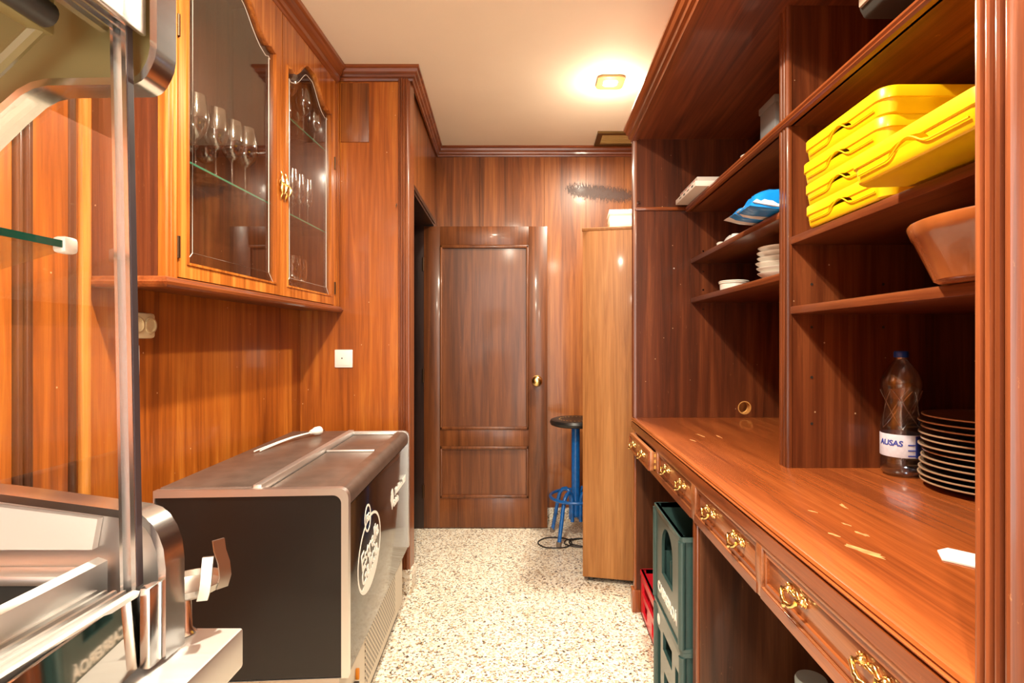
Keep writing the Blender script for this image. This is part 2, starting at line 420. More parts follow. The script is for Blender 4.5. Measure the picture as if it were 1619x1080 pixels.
def stain_mat():
    """scorched, blistered varnish on the far wall: dark crust with a ragged outline"""
    m, nt, b = new_mat('blistered_varnish'); N = nt.nodes.new; L = nt.links.new
    tc = N('ShaderNodeTexCoord'); mp = N('ShaderNodeMapping'); mp.inputs['Scale'].default_value = (60, 1, 22); L(tc.outputs['Object'], mp.inputs['Vector'])
    nz = N('ShaderNodeTexNoise'); nz.inputs['Scale'].default_value = 1.6; nz.inputs['Detail'].default_value = 7; nz.inputs['Roughness'].default_value = .7; L(mp.outputs[0], nz.inputs['Vector'])
    sx = N('ShaderNodeSeparateXYZ'); L(tc.outputs['Object'], sx.inputs[0])
    def M(op, a, b_=None):
        q = N('ShaderNodeMath'); q.operation = op
        for i_, v in enumerate((a, b_)):
            if v is None: continue
            if isinstance(v, (int, float)): q.inputs[i_].default_value = v
            else: L(v, q.inputs[i_])
        return q.outputs[0]
    zz = M('ABSOLUTE', M('ADD', M('MULTIPLY', sx.outputs['Z'], 15), M('MULTIPLY', sx.outputs['X'], 1.6)))
    xx = M('ABSOLUTE', M('MULTIPLY', sx.outputs['X'], 3.9))
    d = M('ADD', M('ADD', M('POWER', zz, 1.3), M('POWER', xx, 6)), M('MULTIPLY', M('SUBTRACT', nz.outputs['Fac'], .5), 3.0))
    mr = N('ShaderNodeMapRange'); mr.interpolation_type = 'SMOOTHSTEP'; mr.inputs['From Min'].default_value = .95; mr.inputs['From Max'].default_value = .25; mr.inputs['To Max'].default_value = .85; L(d, mr.inputs['Value'])
    L(mr.outputs['Result'], b.inputs['Alpha'])
    b.inputs['Base Color'].default_value = srgb(78, 42, 24); b.inputs['Roughness'].default_value = .5
    return m
STAIN = stain_mat()

# ------------------------------------------------------------------ the setting
XL = -1.185           # left wall
YC = 2.70             # face of the projecting pier beyond the cooler
YB = 3.80             # far wall
XR = 1.30             # wall behind the shelving
DA = Vector((-.645, YC)); DB = Vector((-.706, YB))        # the wall with the doorway
dd = (DB-DA).normalized(); dn = Vector((dd.y, -dd.x))     # along, and into the room

MB().box(-3.2, 2.6, -3.4, 4.3, -.12, 0).build('floor', TERRAZZO, kind='structure', smooth=0)
MB().box(-3.2, 2.6, -3.4, 4.3, CEIL, CEIL+.1).build('ceiling', PLASTER, kind='structure', smooth=0)

# left wall: veneered boards with narrow joints
w = MB(); w.box(XL-.14, XL-.012, -3.4, YC+.05, 0, CEIL)
ys = [-3.4, -2.6, -1.8, -1.2, -.6, 0, .62, 1.216]
for a, b_ in zip(ys, ys[1:]): w.box(XL-.012, XL, a+.002, b_-.002, 0, CEIL)
w.box(XL-.012, XL, 1.263, 1.360, 0, CEIL); w.box(XL-.012, XL, 1.385, YC, 0, CEIL)
w.build('wall_left', W_PANEL, kind='structure', smooth=0)
t = MB()
for y0, y1, d in ((1.220, 1.232, .010), (1.236, 1.244, .016), (1.248, 1.259, .008)):
    t.box(XL-.012, XL+d, y0, y1, 0, CEIL, .003)
t.box(XL-.012, XL+.004, 1.362, 1.382, 0, CEIL, .002)
t.build('trim_1', W_LOW, kind='structure')
MB().box(XL, XL+.016, 1.386, 1.414, 0, CEIL, .004).build('trim_2', W_CAB, kind='structure')

# pier face
w = MB(); w.box(XL-.14, -.66, YC+.004, YC+.07, 0, CEIL)
w.box(XL, -.690, YC, YC+.01, 0, CEIL)
w.build('wall_pier', W_PANEL, kind='structure', smooth=0)
MB().box(XL+.205, XL+.345, YC-.006, YC, 2.26, 2.555, .001).build('trim_3', W_BACK, kind='structure')
# fluted corner post of the doorway
prof = [(-.692, YC+.07), (-.692, YC-.010)]
for k in range(4):
    x = -.690 + k*.0125
    prof += [(x, YC-.012), (x+.003, YC-.017), (x+.008, YC-.017), (x+.0105, YC-.012)]
prof += [(-.640, YC-.012), (-.632, YC-.008), (-.630, YC+.07)]
MB().prism(prof, 'Z', .12, CEIL-.055).build('trim_4', W_TRIMZ, kind='structure', smooth=30)
MB().box(-.694, -.622, YC-.020, YC+.075, 0, .12, .003).build('baseboard_pier', TERRAZZO, kind='structure')

# doorway wall: header, jambs, deep dark reveal
def along(s, off=0.0):
    p = DA + dd*s + dn*off; return (p.x, p.y)
LEN = (DB-DA).length
def slab(mb, s0, s1, o0, o1, z0, z1):
    mb.prism([along(s0, o0), along(s1, o0), along(s1, o1), along(s0, o1)], 'Z', z0, z1)
HEAD = 2.065
w = MB(); slab(w, .07, LEN, -.14, 0, HEAD, CEIL); slab(w, .945, LEN+.05, -.14, 0, 0, HEAD)
w.build('wall_doorway', W_BACK, kind='structure', smooth=0)
w = MB(); slab(w, .072, .092, -.14, .004, 0, HEAD); slab(w, .925, .945, -.14, .004, 0, HEAD); slab(w, .072, .945, -.14, .004, HEAD-.022, HEAD)
slab(w, .072, .10, .0, .010, 0, HEAD+.02); slab(w, .072, .95, .0, .010, HEAD-.005, HEAD+.02)
w.build('trim_5', JAMB, kind='structure')
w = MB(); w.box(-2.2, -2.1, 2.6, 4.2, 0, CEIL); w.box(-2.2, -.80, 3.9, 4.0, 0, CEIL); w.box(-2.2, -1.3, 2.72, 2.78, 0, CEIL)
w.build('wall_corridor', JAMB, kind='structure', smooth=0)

# far wall: boards with joints
w = MB(); w.box(-.9, XR+.2, YB+.012, YB+.14, 0, CEIL)
xs = [-.88, -.40, -.165, .055, .350, .62, 1.0, XR+.1]
for a, b_ in zip(xs, xs[1:]): w.box(a+.0012, b_-.0012, YB, YB+.013, 0, CEIL)
w.build('wall_back', W_BACK, kind='structure', smooth=0)
MB().box(-.70, XR, YB-.014, YB, 0, .088, .003).build('baseboard_back', TERRAZZO, kind='structure')
# scorch mark on the far wall (thin crust of blistered varnish)
o = MB().faces([(.16, YB-.0012, 2.20), (.74, YB-.0012, 2.20), (.74, YB-.0012, 2.42), (.16, YB-.0012, 2.42)], [(0, 1, 2, 3)]).build('trim_6', STAIN, kind='structure', smooth=0, loc=(.45, YB-.0012, 2.31))
MB().box(XR, XR+.1, -3.4, YB+.1, 0, CEIL).build('wall_right', W_BACK, kind='structure', smooth=0)

# cornice round the pier, over the doorway and along the far wall
CP = [(0, CEIL-.066), (.010, CEIL-.066), (.013, CEIL-.056), (.022, CEIL-.050), (.024, CEIL-.040), (.034, CEIL-.030), (.038, CEIL-.016), (.046, CEIL-.012), (.046, CEIL), (0, CEIL)]
CP = [(-a, b) for a, b in CP]
MB().sweep(CP, [(XL+.20, YC), (-.630, YC), (along(LEN)[0]+.0, YB), (XR, YB)]).build('trim_7', W_TRIM, kind='structure', smooth=25)

# the open door leaf standing out from the doorway's far jamb
dr = MB(); x0, x1 = -.757, .074; yd = 3.618; th = .036; H = 2.035
dr.box(x0, x0+.108, yd, yd+th, .006, H, .002); dr.box(x1-.125, x1, yd, yd+th, .006, H, .002)
dr.box(x0+.108, x1-.125, yd, yd+th, H-.125, H, .002); dr.box(x0+.108, x1-.125, yd, yd+th, .006, .205, .002)
dr.box(x0+.108, x1-.125, yd, yd+th, .555, .665, .002)
door = dr.build('door_1', W_DOOR, kind='structure')
p = MB(); p.box(x0+.100, x1-.118, yd+.010, yd+.026, .66, H-.120); p.box(x0+.100, x1-.118, yd+.010, yd+.026, .2, .56)
p.build('door_panel', W_DOOR, door, smooth=0)
p = MB()
for z0, z1 in ((.665, H-.125), (.205, .555)):
    a, b_ = x0+.108, x1-.125
    for (q0, q1, r0, r1) in ((a, b_, z0, z0+.022), (a, b_, z1-.022, z1), (a, a+.018, z0, z1), (b_-.018, b_, z0, z1)):
        p.box(q0, q1, yd-.006, yd+.014, r0, r1, .006)
p.build('panel_moulding', W_DOOR, door)
kz = 1.26 - (602-540)*yd/F; kx = (849-848)*yd/F
k = MB(); rot = Matrix.Rotation(R(90), 4, 'X')
k.lathe([(0, 0), (.035, 0), (.036, .004), (.027, .008), (.012, .012), (.011, .028), (.025, .034), (.035, .046), (.036, .054), (.030, .064), (.014, .070), (0, .071)], (kx, yd, kz), 28, mtx=rot)
k.build('door_knob', BRASS, door, label='polished brass door knob')
for z in (1.03, 1.78, .25): MB().lathe([(0, -.045), (.008, -.045), (.008, .045), (0, .045)], (x0-.004, yd+.002, z), 12).build('hinge', OLDH, door)

# ------------------------------------------------------------------ ceiling lamps and vent
for i, (x, y, wts) in enumerate(LAMPS):
    if i == 0: lab = 'square recessed ceiling downlight with clear glass surround, lit, near the far wall'
    else: lab = ['', 'recessed downlight over the aisle by the glass-fronted cabinet', 'unseen downlight added for brightness behind the viewer on the cooler side', 'unseen downlight added for brightness behind the viewer on the shelving side'][i]
    t = thing('ceiling_lamp', lab, 'lamp', (x, y, CEIL), group='recessed ceiling lamps')
    rg = MB(); o_ = rrect(x-.070, x+.070, y-.070, y+.070, .028); i_ = [(x+.043*math.cos(math.atan2(q[1]-y, q[0]-x)), y+.043*math.sin(math.atan2(q[1]-y, q[0]-x))) for q in o_]
    rg.ring(o_, i_, 'Z', CEIL-.012, CEIL)
    rg.build('surround', plain('lamp_surround', srgb(168, 130, 72), .25, coat=.6), t)
    d = MB(); d.lathe([(0, CEIL-.004), (.044, CEIL-.004), (.044, CEIL), (0, CEIL)], (x, y, 0), 28); d.build('bulb', GLOW, t)
BRZ = plain('vent_bronze', srgb(112, 84, 40), .35, .6)
t = thing('ceiling_vent', 'bronze framed air vent in the ceiling above the tall oak cabinet', 'vent', (.6, 3.6, CEIL))
vx0, vx1, vy0, vy1 = .40, .80, 3.50, 3.735
f_ = MB(); o_ = [(vx0, vy0), (vx1, vy0), (vx1, vy1), (vx0, vy1)]
f_.ring(o_, inset_poly(o_, .035), 'Z', CEIL-.014, CEIL); f_.build('vent_frame', BRZ, t, smooth=0)
s_ = MB()
for k in range(7): 
    yy = vy0+.045+k*.022
    s_.box(vx0+.035, vx1-.035, yy, yy+.018, CEIL-.009, CEIL-.006)
s_.build('vent_slats', plain('vent_slats', srgb(206, 184, 120), .4), t, smooth=0)

# ------------------------------------------------------------------ small wall fittings
t = thing('wall_switch', 'square white switch plate on the orange pier beyond the cooler', 'switch', (-.957, YC, 1.175))
cx, cz = (544-848)*YC/F, 1.26-(567-540)*YC/F
MB().box(cx-.045, cx+.045, YC-.009, YC, cz-.045, cz+.045, .004).build('switch_plate', WHITE, t)
MB().box(cx-.034, cx+.034, YC-.012, YC-.008, cz-.034, cz+.034, .002).build('rocker', WHITE, t)
MB().lathe([(0, 0), (.0035, 0), (.0035, .002), (0, .002)], (cx-.006, YC-.012, cz+.002), 10, mtx=rot).build('indicator', DGREY, t)
y_ = 1.592; z_ = 1.309
t = thing('wall_socket', 'ivory surface-mounted double socket under the glass-fronted cabinet', 'socket', (XL, y_, z_))
MB().box(XL, XL+.034, y_-.070, y_+.036, z_-.040, z_+.036, .009).build('socket_body', IVORY, t)
sr = Matrix.Rotation(R(90), 4, 'Y')
for dy in (-.040, .010):
    MB().lathe([(.026, .000), (.024, .004), (.019, .005), (.018, -.010), (0, -.010)], (XL+.0345, y_+dy, z_-.001), 24, mtx=sr).build('outlet', plain('ivory_dark', srgb(196, 172, 132), .45), t)
y_ = 1.585; z_ = 1.204
t = thing('wall_thermostat', 'narrow white control with dark screen below the ivory socket', 'thermostat', (XL, y_, z_))
MB().box(XL, XL+.012, y_-.05, y_+.005, z_-.045, z_+.045, .002).build('control_body', WHITE, t)
MB().box(XL+.010, XL+.014, y_-.042, y_-.005, z_-.018, z_+.036, .001).build('screen', DGREY, t)
for k in range(3): MB().box(XL+.011, XL+.015, y_-.038+k*.013, y_-.030+k*.013, z_-.034, z_-.027, .001).build('button', DGREY, t)
t = MB().tube([(-.700, YC+.002, 1.947), (-.700, YC-.012, 1.947), (-.700, YC-.018, 1.940), (-.700, YC-.020, 1.930)], .0035, 8).build('wall_hook', CHROME, loc=(-.700, YC, 1.947))
tag(t, 'tiny chrome hook screwed into the edge of the orange pier', 'hook')

# ------------------------------------------------------------------ glass-fronted wall cabinet
CX = -.985; CY0 = 1.432; CY1 = YC-.002; CZ0 = 1.405
cab = thing('wall_cabinet', 'wall-hung wooden display cabinet with two arched glass doors holding wine glasses', 'cabinet', (XL, 2.06, CZ0))
b_ = MB()
b_.box(XL+.018, CX-.022, CY0, CY0+.018, CZ0+.028, 2.56, .001); b_.box(XL+.018, CX-.022, CY1-.018, CY1, CZ0+.028, 2.56)
b_.box(XL+.002, XL+.018, CY0, CY1, CZ0+.028, 2.56); b_.box(XL+.002, CX-.022, CY0, CY1, CZ0+.01, CZ0+.030); b_.box(XL+.002, CX-.022, CY0, CY1, 2.54, 2.56)
b_.box(XL+.018, XL+.022, 1.76, 1.764, CZ0+.03, 2.54); b_.box(XL+.018, XL+.022, 2.36, 2.364, CZ0+.03, 2.54)
b_.build('carcass', W_DARK, cab, smooth=0)
MB().box(XL+.02, CX-.04, 2.066, 2.084, CZ0+.03, 2.54).build('partition', W_DARK, cab, smooth=0)
def flutes(y0, y1, x, n=3, d=.005):
    out = [(x-.02, y0), (x, y0)]; wdt = (y1-y0)/n
    for k in range(n):
        a = y0+k*wdt; out += [(x, a+wdt*.1), (x+d, a+wdt*.3), (x+d, a+wdt*.7), (x, a+wdt*.9)]
    return out+[(x, y1), (x-.02, y1)]
for fa in ((CY0, 1.478, CX-.004, 3, .005), (2.622, CY1, CX-.004, 3, .004)):
    b_ = MB(); b_.prism(flutes(*fa), 'Z', CZ0+.028, 2.56); b_.build('fluted_stile', W_CAB, cab, smooth=30)
bp_ = [(0, CZ0), (-.012, CZ0), (-.018, CZ0+.006), (-.020, CZ0+.014), (-.014, CZ0+.018), (-.012, CZ0+.026), (-.004, CZ0+.030), (.03, CZ0+.030), (.03, CZ0)]
MB().sweep([(a, z) for a, z in bp_], [(XL+.002, CY0), (CX-.004, CY0), (CX-.004, CY1)]).build('base_moulding', W_TRIMY, cab, smooth=25)
cp_ = [(.02, 2.535), (-.004, 2.535), (-.008, 2.546), (-.014, 2.552), (-.016, 2.570), (-.026, 2.586), (-.032, 2.604), (-.042, 2.610), (-.042, CEIL-.001), (.02, CEIL-.001)]
MB().sweep(cp_, [(XL+.002, CY0), (CX-.002, CY0), (CX-.002, YC-.04)]).build('cornice', W_TRIMY, cab, smooth=25)
def cab_door(y0, y1, hinge_y):
    g0, g1 = y0+.034, y1-.046 if hinge_y < 0 else y1-.040
    if hinge_y > 0: g0 = y0+.034
    zb, zt = 1.438, 2.535; gz0 = 1.476
    n = 24; arch = []
    for k in range(n+1):
        u = k/n; s = abs(2*u-1)
        bump = .5+.5*math.cos(math.pi*min(1, max(0, (s-.12)/.66)))
        arch.append((g0+(g1-g0)*u, 2.352+.100*bump + (.010 if .80 < s < .9 else 0)))
    outer = [(y0, zb), (y1, zb), (y1, zt)] + [(y1-(y1-y0)*k/n, zt) for k in range(1, n)] + [(y0, zt)]
    inner = [(g0, gz0), (g1, gz0)] + [(a, z) for a, z in reversed(arch)]
    d = MB(); d.ring(outer, inner, 'X', CX-.022, CX)
    dob = d.build('door', W_CAB, cab, smooth=25)
    m_ = MB(); m_.ring(inner, inset_poly(inner, .007), 'X', CX-.014, CX+.004); m_.build('bead_moulding', W_CAB, dob, smooth=25)
    g = MB(); g.prism(inset_poly(inner, -.004), 'X', CX-.013, CX-.009); g.build('glass_pane', GLASS, dob, smooth=0)
    i1 = inset_poly(inner, .040)
    arch2 = [(a, z-.040) for a, z in i1[2:]]
    bl = MB(); X_ = CX-.0085; gi = inset_poly(inner, .006)
    bl.tube([(X_, i1[0][0], i1[0][1]), (X_, i1[1][0], i1[1][1])] + [(X_, q[0], q[1]) for q in i1[2:]], .0013, 6, closed=True)
    for q in (0, 1): bl.tube([(X_, i1[q][0], i1[q][1]), (X_, gi[q][0], gi[q][1])], .0011, 6)
    bl.build('bevel_edge_glint', GLINE, dob)
    yy = y0-.002 if hinge_y < 0 else y1+.004
    for z in (1.52, 2.13): MB().lathe([(0, -.03), (.005, -.03), (.005, .03), (0, .03)], (CX+.001, yy, z), 10).build('hinge', OLDH, dob)
    yh = y1-.016 if hinge_y < 0 else y0+.014
    z0 = 1.86
    hd = MB()
    hd.tube([(CX+.003, yh, z0+.055), (CX+.006, yh+.004, z0+.045), (CX+.008, yh-.004, z0+.03), (CX+.009, yh+.003, z0+.012), (CX+.009, yh, z0)], [.002, .004, .005, .006, .007], 8)
    hd.tube([(CX+.009, yh, z0), (CX+.009, yh-.003, z0-.014), (CX+.008, yh+.004, z0-.03), (CX+.006, yh-.003, z0-.045), (CX+.003, yh, z0-.055)], [.007, .006, .005, .004, .002], 8)
    hd.tube([(CX+.010, yh, z0+.012), (CX+.022, yh, z0), (CX+.024, yh, z0-.02), (CX+.018, yh, z0-.034)], [.004, .005, .006, .003], 8)
    for s in (-1, 1):
        hd.tube([(CX+.006, yh, z0+.01), (CX+.006, yh+s*.010, z0+.018), (CX+.006, yh+s*.012, z0+.006), (CX+.006, yh+s*.006, z0+.002)], .003, 6)
        hd.tube([(CX+.006, yh, z0-.01), (CX+.006, yh+s*.009, z0-.02), (CX+.006, yh+s*.011, z0-.008)], .003, 6)
    hd.build('handle', BRASS, dob, label='ornate brass handle')
cab_door(1.480, 2.082, -1)
cab_door(2.088, 2.620, 1)
def glass_shelf(y0, y1, z):
    s = MB(); s.box(XL+.022, -1.020, y0, y1, z-.006, z, 0); o = s.build('glass_shelf', GSHELF, cab, smooth=0)
    e_ = MB(); e_.box(-1.0205, -1.0185, y0, y1, z-.006, z); e_.build('polished_edge', GEDGE, o, smooth=0)
glass_shelf(1.452, 2.064, 1.79); glass_shelf(2.086, 2.68, 1.79); glass_shelf(2.086, 2.68, 2.185)

def glass_proto(kind):
    if kind == 'wine':   h, rb, rf, prof = .235, .040, .036, [(.004, .095), (.016, .104), (.030, .122), (.0385, .150), (.039, .170), (.035, .205), (.031, .235)]
    elif kind == 'big':  h, rb, rf, prof = .250, .044, .040, [(.004, .105), (.018, .114), (.034, .134), (.043, .164), (.0435, .186), (.038, .222), (.033, .250)]
    elif kind == 'flute': h, rb, rf, prof = .220, .026, .030, [(.004, .085), (.016, .095), (.024, .112), (.0255, .135), (.023, .180), (.021, .220)]
    elif kind == 'copa': h, rb, rf, prof = .165, .034, .030, [(.004, .060), (.016, .066), (.028, .082), (.033, .104), (.031, .130), (.026, .165)]
    else: h, rb, rf, prof = .190, .038, .034, [(.004, .070), (.020, .078), (.034, .098), (.039, .128), (.037, .160), (.033, .190)]
    s0 = prof[0][1]
    P_ = [(0, 0), (rf, .0005), (rf, .002), (rf*.5, .004), (.006, .009), (.0038, .022), (.0034, s0*.7), (.004, s0-.004)] + prof
    inner = [(max(.0, r-.0012), z+.0012 if i < len(prof)-1 else z) for i, (r, z) in enumerate(prof)]
    P_ += list(reversed(inner[1:])) + [(0, prof[0][1]+.004)]
    return P_
protos = {}
def place_glass(kind, x, y, z, label, group, cat='glass'):
    nm = {'wine': 'wine_glass', 'big': 'wine_glass', 'flute': 'champagne_flute', 'copa': 'sherry_glass', 'short': 'wine_goblet'}[kind]
    if kind not in protos:
        o = MB().lathe(glass_proto(kind), (0, 0, 0), 28).build(nm, CRYSTAL, smooth=60); protos[kind] = o
    else:
        o = protos[kind].copy(); COL.objects.link(o)
    o.location = (x, y, z+.0006); tag(o, label, cat, group)
Z1, Z2, Z3 = 1.79, 2.185, CZ0+.030
g1 = 'large wine glasses on the left glass shelf'
row = [(-1.070, 1.976, 'big', 'large wine glass nearest the middle of the cabinet on the left glass shelf'),
       (-1.062, 1.876, 'wine', 'second wine glass from the cabinet middle on the left glass shelf'),
       (-1.060, 1.776, 'wine', 'third wine glass from the cabinet middle on the left glass shelf'),
       (-1.062, 1.672, 'wine', 'wine glass near the door hinge on the left glass shelf, front row'),
       (-1.062, 1.567, 'wine', 'wine glass closest to the cabinet near side on the left glass shelf'),
       (-1.122, 1.826, 'short', 'goblet in the back row of the left glass shelf nearest the cabinet middle'),
       (-1.123, 1.724, 'short', 'goblet at the back of the left glass shelf by the door hinge'),
       (-1.123, 1.620, 'short', 'goblet at the back of the left glass shelf in the near corner')]
for x, y, k, l in row: place_glass(k, x, y, Z1, l, g1)
g2 = 'stemmed glasses on the top right glass shelf'
for x, y, k, l in [(-1.050, 2.540, 'copa', 'small sherry glass standing furthest along the top right glass shelf'),
                   (-1.110, 2.500, 'wine', 'tall wine glass beside the small sherry glass on the top shelf'),
                   (-1.058, 2.440, 'wine', 'wine glass in the middle of the top right glass shelf'),
                   (-1.122, 2.400, 'copa', 'sherry glass behind the middle wine glass on the top right glass shelf'),
                   (-1.050, 2.270, 'big', 'large wine glass nearest the brass handles on the top right shelf'),
                   ]: place_glass(k, x, y, Z2, l, g2)
g3 = 'champagne flutes on the middle right glass shelf'
for x, y, l in [(-1.066, 2.505, 'champagne flute furthest from the brass handles on the middle right shelf'),
                (-1.070, 2.428, 'champagne flute second from the far end of the middle right shelf'),
                (-1.066, 2.348, 'champagne flute third from the far end of the middle right shelf'),
                (-1.062, 2.265, 'champagne flute closest to the brass handles on the middle right shelf'),
                (-1.120, 2.460, 'champagne flute in the back row of the middle right shelf')]: place_glass('flute', x, y, Z1, l, g3)
g4 = 'goblets on the cabinet floor behind the far door'
for x, y, l in [(-1.045, 2.300, 'goblet nearest the brass handles on the cabinet floor'),
                (-1.060, 2.395, 'goblet on the cabinet floor behind the far glass door, right one'),
                ]: place_glass('short', x, y, Z3, l, g4)
place_glass('short', -1.09, 1.590, Z3, 'goblet on the cabinet floor half hidden by the near hinge stile', 'goblet on the cabinet floor behind the near door')

# ------------------------------------------------------------------ bottle cooler
ck = thing('bottle_cooler', 'low black bottle cooler with steel edging and white brewery lettering against the left wall', 'cooler', (-.536, 1.533, 0), R(3.5), local=True)
CW, CL, CH = .535, 1.0, .842
def cool_prof(ins, zb):
    r = max(.03-ins*.3, .02)
    return [(-CW+ins*.2, zb), (-ins, zb), ] + arc(-ins-r, CH-ins-r, r, 0, 90, 8) + [(-CW+ins*.2, CH-ins)]
for y0, y1 in ((0, .022), (CL-.022, CL)):
    e_ = MB(); e_.ring(cool_prof(0, .300), cool_prof(.020, .3005), 'Y', y0, y1); e_.build('end_frame', STEEL, ck, smooth=30)
sp = MB(); sp.prism(cool_prof(.018, .302), 'Y', .004, .03); sp.build('side_panel', BLACKP, ck)
sp = MB(); sp.prism(cool_prof(.018, .302), 'Y', CL-.03, CL-.004); sp.build('side_panel', BLACKP, ck)
MB().box(-CW+.005, -.012, .02, CL-.02, .301, .78).build('body', DGREY, ck, smooth=0)
MB().box(-.012, -.004, .022, CL-.022, .300, .785, .001).build('front_panel', BRONZE, ck)
fr = [(-.05, .790), (-.002, .790)] + arc(-.030, CH-.030, .028, 0, 90, 8) + [(-.052, CH-.002), (-.052, .80)]
MB().prism(fr, 'Y', .022, CL-.022).build('edge_rail', STEELD, ck)
MB().box(-CW+.004, -.052, .022, CL-.022, .790, .818).build('top_deck', STEELD, ck, smooth=0)
MB().box(-CW+.004, -.275, .022, CL-.022, .818, .846, .004).build('lid', STEELD, ck, label='raised steel lid along the wall side')
MB().box(-.275, -.250, .022, CL-.022, .818, .850, .003).build('lid_grip', STEELB, ck)
for y0, y1 in ((.03, .585), (.595, CL-.03)):
    l_ = MB(); l_.box(-.246, -.062, y0, y1, .819, .829, .003); lo = l_.build('sliding_lid', STEELD, ck)
    l_ = MB(); l_.box(-.246, -.062, y1-.012, y1, .829, .837, .002); l_.build('lid_grip', STEELB, lo)
MB().box(-CW+.03, -.030, .01, CL-.02, .045, .300, .002).build('lower_panel', LGREY, ck)
MB().box(-.030, -.027, .30, .80, .085, .275, .001).build('vent_grille', PERF, ck, smooth=0)
MB().box(-CW+.06, -.045, .03, CL-.04, 0, .045).build('plinth', DGREY, ck, smooth=0)
s_ = MB(); s_.box(-.030, -.014, .150, .172, .168, .185, .002); s_.build('switch_knob', DGREY, ck)
s_ = MB(); s_.box(-.030, -.018, .182, .192, .180, .215, .003); s_.build('indicator_lamp', ORANGEP, ck)
s_ = MB(); s_.box(-.0302, -.029, .10, .135, .06, .15, .0005); s_.build('sticker', ORANGEP, ck, label='small orange warning sticker')
def on_front(me, y, z, x=-.0035, tilt=0, rx=0):
    return Matrix.Translation((x, y, z)) @ Matrix.Rotation(R(rx), 4, 'X') @ Matrix.Rotation(R(90), 4, 'Z') @ Matrix.Rotation(R(90), 4, 'X') 
lg = MB(); LY, LZ = .265, .560
def oval(a, b, n=48, rot_=12, c=(LY, LZ)):
    out = []
    for k in range(n):
        t_ = 2*math.pi*k/n; x, z = a*math.cos(t_), b*math.sin(t_); q = R(rot_)
        out.append((c[0]+x*math.cos(q)-z*math.sin(q), c[1]+x*math.sin(q)+z*math.cos(q)))
    return out
lg.ring(oval(.155, .120), oval(.145, .111), 'X', -.0045, -.0035)
lg.ring(oval(.040, .046, c=(LY-.030, LZ+.120)), oval(.033, .039, c=(LY-.030, LZ+.120)), 'X', -.0045, -.0030)
seg = [q for q in oval(.146, .112, 60)]
low = [q for q in seg if (q[1]-LZ) - .20*(q[0]-LY) < -.062]
low.sort(key=lambda q: math.atan2(q[1]-LZ, q[0]-LY)); lg.prism(low, 'X', -.0045, -.0032)
for body, size, dy, dz in (('Estrella', .080, .004, .020), ('Galicia', .080, .002, -.038)):
    me = text_mesh(body, size, .0008); lg.mesh(me, Matrix.Translation((-.0032, LY+dy, LZ+dz)) @ Matrix.Rotation(R(12), 4, 'X') @ on_front(me, 0, 0, 0))
me = text_mesh('EG', .036, .0012); lg.mesh(me, on_front(me, LY-.030, LZ+.120, -.0030))
lg.build('logo', PRINT, ck, smooth=0, label='white oval brewery logo on the black front')
lg = MB()
for body, size, dy, dz in (('Xacobeo 2021', .040, .735, .640), ('Galicia', .040, .700, .600)):
    me = text_mesh(body, size, .0010, 'LEFT'); lg.mesh(me, on_front(me, dy-.055, dz, -.0032))
for k in range(5):
    a0 = R(40+k*25); lg.prism([(.625, .585), (.625+.055*math.cos(a0-.17)*.6, .585+.085*math.sin(a0-.17)), (.625+.055*math.cos(a0+.17)*.6, .585+.085*math.sin(a0+.17))], 'X', -.0045, -.0032)
lg.build('emblem', PRINT, ck, smooth=0, label='small white shell emblem and lettering')
# white power cord with plug lying on the cooler
pc = thing('power_plug', 'white plug and short cord lying on the lid of the black cooler', 'plug', (-.90, 2.3, .85))
zt = .8475
c_ = MB(); pth = [(-1.032, 2.01, zt+.004), (-1.030, 2.08, zt+.006), (-1.022, 2.16, zt+.010), (-1.008, 2.24, zt+.014), (-.990, 2.30, zt+.016), (-.975, 2.335, zt+.018)]
c_.tube(pth, .0030, 8); c_.tube([(q[0]-.016+.010*k_/5, q[1]-.012, q[2]) for k_, q in enumerate(pth[:-1])] + [pth[-1]], .0030, 8); c_.build('cord', WHITE, pc)
b_ = MB(); m4 = Matrix.Translation((-.962, 2.365, zt+.0195)) @ Matrix.Rotation(R(-25), 4, 'Z') @ Matrix.Rotation(R(-90), 4, 'X')
b_.lathe([(0, -.04), (.008, -.04), (.012, -.025), (.018, -.012), (.019, .010), (.017, .014), (0, .014)], (0, 0, 0), 20, mtx=m4); b_.build('plug_body', WHITE, pc)
b_ = MB()
for s in (-.0095, .0095): b_.lathe([(0, .012), (.0024, .012), (.0024, .030), (0, .031)], (0, 0, 0), 8, mtx=m4 @ Matrix.Translation((s, 0, 0)))
b_.build('pin', CHROME, pc)

# ------------------------------------------------------------------ steel worktop and refrigerated display case in the foreground
wt = thing('steel_worktop', 'stainless steel bar worktop under the display case in the near left corner', 'worktop', (-.6, 0, 0))
MB().box(-.95, -.297, -1.1, .546, .930, .970, .003).build('worktop_slab', STEELB, wt)
w = MB(); w.box(-.95, -.345, -1.1, .42, .10, .930); w.build('worktop_base', STEEL, wt, smooth=0)
MB().box(-.90, -.38, -1.05, .38, 0, .10).build('plinth', DGREY, wt, smooth=0)

